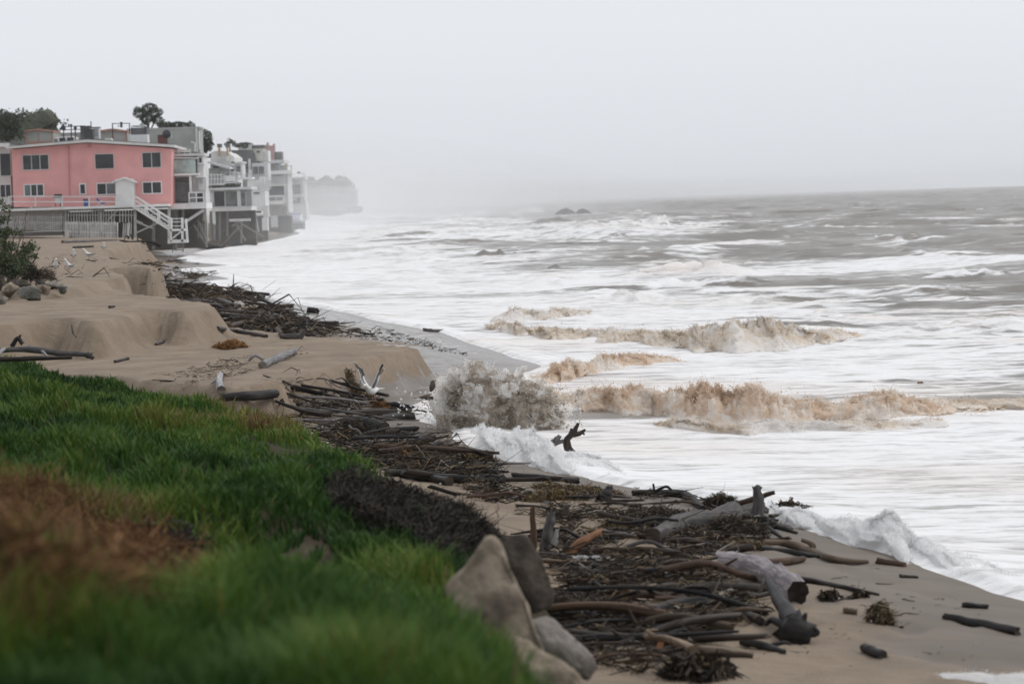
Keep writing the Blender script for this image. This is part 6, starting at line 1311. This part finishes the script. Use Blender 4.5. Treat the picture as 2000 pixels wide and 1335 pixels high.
# ------------------------------------------------------------------ grass, weeds and bush
m_grass, n, l, b = new_mat('grass_blades'); r = n.new('ShaderNodeValToRGB'); l.new(attr(n, l, 'tint'), r.inputs[0])
cs = [(0, (.014, .036, .009)), (.28, (.032, .078, .014)), (.55, (.066, .13, .020)), (.78, (.125, .16, .028)), (.92, (.17, .155, .04)), (1, (.14, .085, .04))]
while len(r.color_ramp.elements) < len(cs): r.color_ramp.elements.new(.5)
for e, (p, c) in zip(r.color_ramp.elements, cs): e.position = p; e.color = (*c, 1)
l.new(r.outputs[0], b.inputs['Base Color']); b.inputs['Roughness'].default_value = .6; b.inputs['Specular IOR Level'].default_value = .12
tr = n.new('ShaderNodeBsdfTranslucent'); l.new(r.outputs[0], tr.inputs[0]); mxs = n.new('ShaderNodeMixShader'); mxs.inputs[0].default_value = .25
l.new(b.outputs[0], mxs.inputs[1]); l.new(tr.outputs[0], mxs.inputs[2]); l.new(mxs.outputs[0], n['Material Output'].inputs[0])
def blades(N, seed):
    rs = np.random.default_rng(seed); yy = 3.0 * (60 / 3.0) ** rs.random(N); xe_ = np.interp(yy, BK[:, 0], BK[:, 1]); W_ = .25 * yy + xe_ + 1.6
    e = rs.random(N) * (W_ + .5) - .5; x = xe_ - e; d = fbm(x / .8, yy / 1.3, 3, 200); p1 = fbm(x / 2.6, yy / 5, 3, 201)
    near_edge = sst(.5, -.3, e)
    uvd = np.stack([x, yy, bank_z(x, yy) - CAM[2]], 1); dep = uvd @ _f; U = 1000 + FPX * (uvd @ CR) / dep; V = 667.5 - FPX * (uvd @ CU) / dep
    bare = np.zeros(N)
    for cu, cv, ru, rv in ((780, 1000, 150, 62), (900, 1060, 110, 50), (290, 1075, 130, 22), (520, 872, 46, 12), (560, 890, 60, 22), (990, 1150, 90, 110), (440, 905, 10, 4)):
        bare = np.maximum(bare, np.exp(-(((U - cu) / ru) ** 2 + ((V - cv) / rv) ** 2) ** 2))
    keep = (d > .25) & (rs.random(N) > near_edge * .75) & (rs.random(N) > bare * 1.05) & (yy < 55 + 2 * d)
    x, yy, d, p1, e, U, V = (q[keep] for q in (x, yy, d, p1, e, U, V)); n = len(x); z = bank_z(x, yy)
    h = (.10 + .42 * np.clip(d - .28, 0, .5)) * rs.uniform(.6, 1.35, n) * np.interp(yy, [3, 10, 50], [.8, .95, .85]); a = rs.uniform(0, 6.283, n); lean = rs.uniform(.15, .9, n)
    dx = np.cos(a) * lean * h; dy = np.sin(a) * lean * h; wd = np.interp(yy, [3, 10, 25, 50], [.0035, .006, .010, .017]) * rs.uniform(.7, 1.5, n); sx_ = -np.sin(a) * wd; sy_ = np.cos(a) * wd
    B0 = np.stack([x, yy, z - .03], 1); S_ = np.stack([sx_, sy_, 0 * x], 1); M_ = np.stack([x + dx * .4, yy + dy * .4, z + h * .62], 1); T_ = np.stack([x + dx, yy + dy, z + h * .95], 1)
    v = np.stack([B0 - S_, B0 + S_, M_ - S_ * .8, M_ + S_ * .8, T_], 1).reshape(-1, 3); o = 5 * np.arange(n)[:, None]
    f = np.concatenate([o + np.array([[0, 1, 3]]), o + np.array([[0, 3, 2]]), o + np.array([[2, 3, 4]])])
    dead = np.exp(-((U - 120) / 240) ** 2 - ((V - 1110) / 130) ** 2) * .62 + np.exp(-((U - 330) / 130) ** 2 - ((V - 1190) / 80) ** 2) * .35
    yel = .38 * np.exp(-((U - 480) / 170) ** 2 - ((V - 840) / 35) ** 2) + .45 * np.exp(-((U - 30) / 110) ** 2 - ((V - 1300) / 70) ** 2) + .1 * np.exp(-((U - 700) / 200) ** 2 - ((V - 930) / 40) ** 2)
    t = .27 + (p1 - .5) * .8 + (d - .5) * 1.0 - .16 * sst(17, 8, yy) + rs.normal(0, .10, n) + dead + yel + (rs.random(n) < .03) * .45
    return mesh_np('grass', v, f, m_grass, {'tint': np.repeat(np.clip(t, 0, 1), 5)}, smooth=False)
tag(blades(330000, 5), kind='stuff')
m_black = tint_mat('black_wrack', [(0, (.008, .007, .006)), (.6, (.022, .017, .013)), (1, (.06, .045, .03))], .8)
m_dry = tint_mat('dry_brown_stems', [(0, (.05, .022, .010)), (.5, (.145, .066, .025)), (1, (.25, .135, .055))], .9)
bkz = lambda x, y: land_z(x, y)
def pile(name, pts, n, mat, seed, L, wd, lift):
    rs = np.random.default_rng(seed); q = sample_poly(pts, n, rs); P = np.array([0, 0, 0])
    U, V = q[:, 0], q[:, 1]; P = groundN(U, V, bank_z, 22, 2.3); P[:, 2] += rs.random(n) * lift * (.4 + fbm(U / 40, V / 25, 3, seed)); d = rs.normal(0, 1, (n, 3)) * (1, 1, .6) + (0, 0, .35)
    d *= (L * rs.gamma(2.5, .4, n) / np.linalg.norm(d, axis=1))[:, None]; v, f = strands(P, d, rs.uniform(.5, 1.5, n) * wd, rs, .3)
    return tag(mesh_np(name, v, f, mat, {'tint': np.repeat(rs.random(n) ** 1.3, 6)}), kind='stuff')
pile('dark_wrack', [(640, 960), (700, 945), (790, 968), (880, 1000), (945, 1040), (1000, 1075), (960, 1090), (870, 1098), (800, 1060), (700, 1030), (650, 1010)], 26000, m_black, 61, .075, .006, .2)
pile('dark_wrack', [(150, 1050), (330, 1040), (430, 1060), (420, 1100), (260, 1110)], 5000, m_black, 62, .09, .006, .10)
pile('dry_brown_weed', [(-40, 985), (40, 975), (130, 1040), (250, 1090), (350, 1140), (380, 1200), (250, 1270), (100, 1270), (-40, 1250)], 26000, m_dry, 63, .12, .0034, .30)
pile('dry_brown_weed', [(380, 1090), (440, 1090), (450, 1260), (400, 1260)], 240, m_dry, 64, .12, .002, .05)
def bush():
    D = 74; h = House('leafy_bush', 'leafy green bush with bare stems above the left rocks', 'bush', 20, 552, D); k = D / FPX; mb = MB(); r_ = random.Random(5)
    for i in range(26):
        u = r_.uniform(-40, 60); v = r_.uniform(405, 520); u0 = 5 + (u - 10) * .45; mb.tube([(h.xz(u0, 552)[0], r_.uniform(-.3, .3), h.xz(u0, 552)[1]), (h.xz((u + u0) / 2 + r_.uniform(-6, 6), (v + 552) / 2)[0], 0, h.xz(u, (v + 552) / 2)[1]), (h.xz(u, v)[0], r_.uniform(-.2, .2), h.xz(u, v)[1])], [.018, .012, .006], 5)
    mb.build('stems', m_dryb, h.root, True); bl = []
    for u, v, ru, rv in ((10, 404, 12, 10), (2, 395, 10, 8), (16, 428, 10, 8), (-5, 430, 18, 14), (12, 455, 16, 12), (32, 455, 10, 8), (55, 482, 18, 14), (48, 495, 16, 12), (20, 480, 18, 12), (-10, 470, 24, 22), (38, 515, 22, 14), (5, 505, 26, 18), (22, 530, 34, 14), (65, 502, 8, 9), (-20, 440, 20, 30)):
        bl.append((h.xz(u, v)[0], r_.uniform(-.25, .25), h.xz(u, v)[1], ru * k, ru * k, rv * k))
    v_, f_ = leaf_cloud(bl, 5200, .05, 77, .1); mesh_np('foliage', v_, f_, m_leaf, smooth=False, parent=h.root)
m_dryb = noise_mat('dry_stem', (.11, .085, .07), (.06, .045, .035), .9, 6)
bush()
clump('dry_bush', 'low dry brown scrub between the left bush and the wedge rock', 76, 551, 70, 30, 900, tint_mat('dry_scrub', [(0, (.03, .022, .016)), (.6, (.085, .06, .042)), (1, (.16, .12, .085))], .9), 71, 12, .55, D=75, cat='bush')
clump('dry_bush', 'dark twiggy thicket under the leafy left bush', 15, 545, 120, 50, 1500, tint_mat('dark_thicket', [(0, (.012, .012, .008)), (.6, (.035, .032, .02)), (1, (.07, .06, .04))], .9), 72, 16, .6, D=74.6, cat='bush')
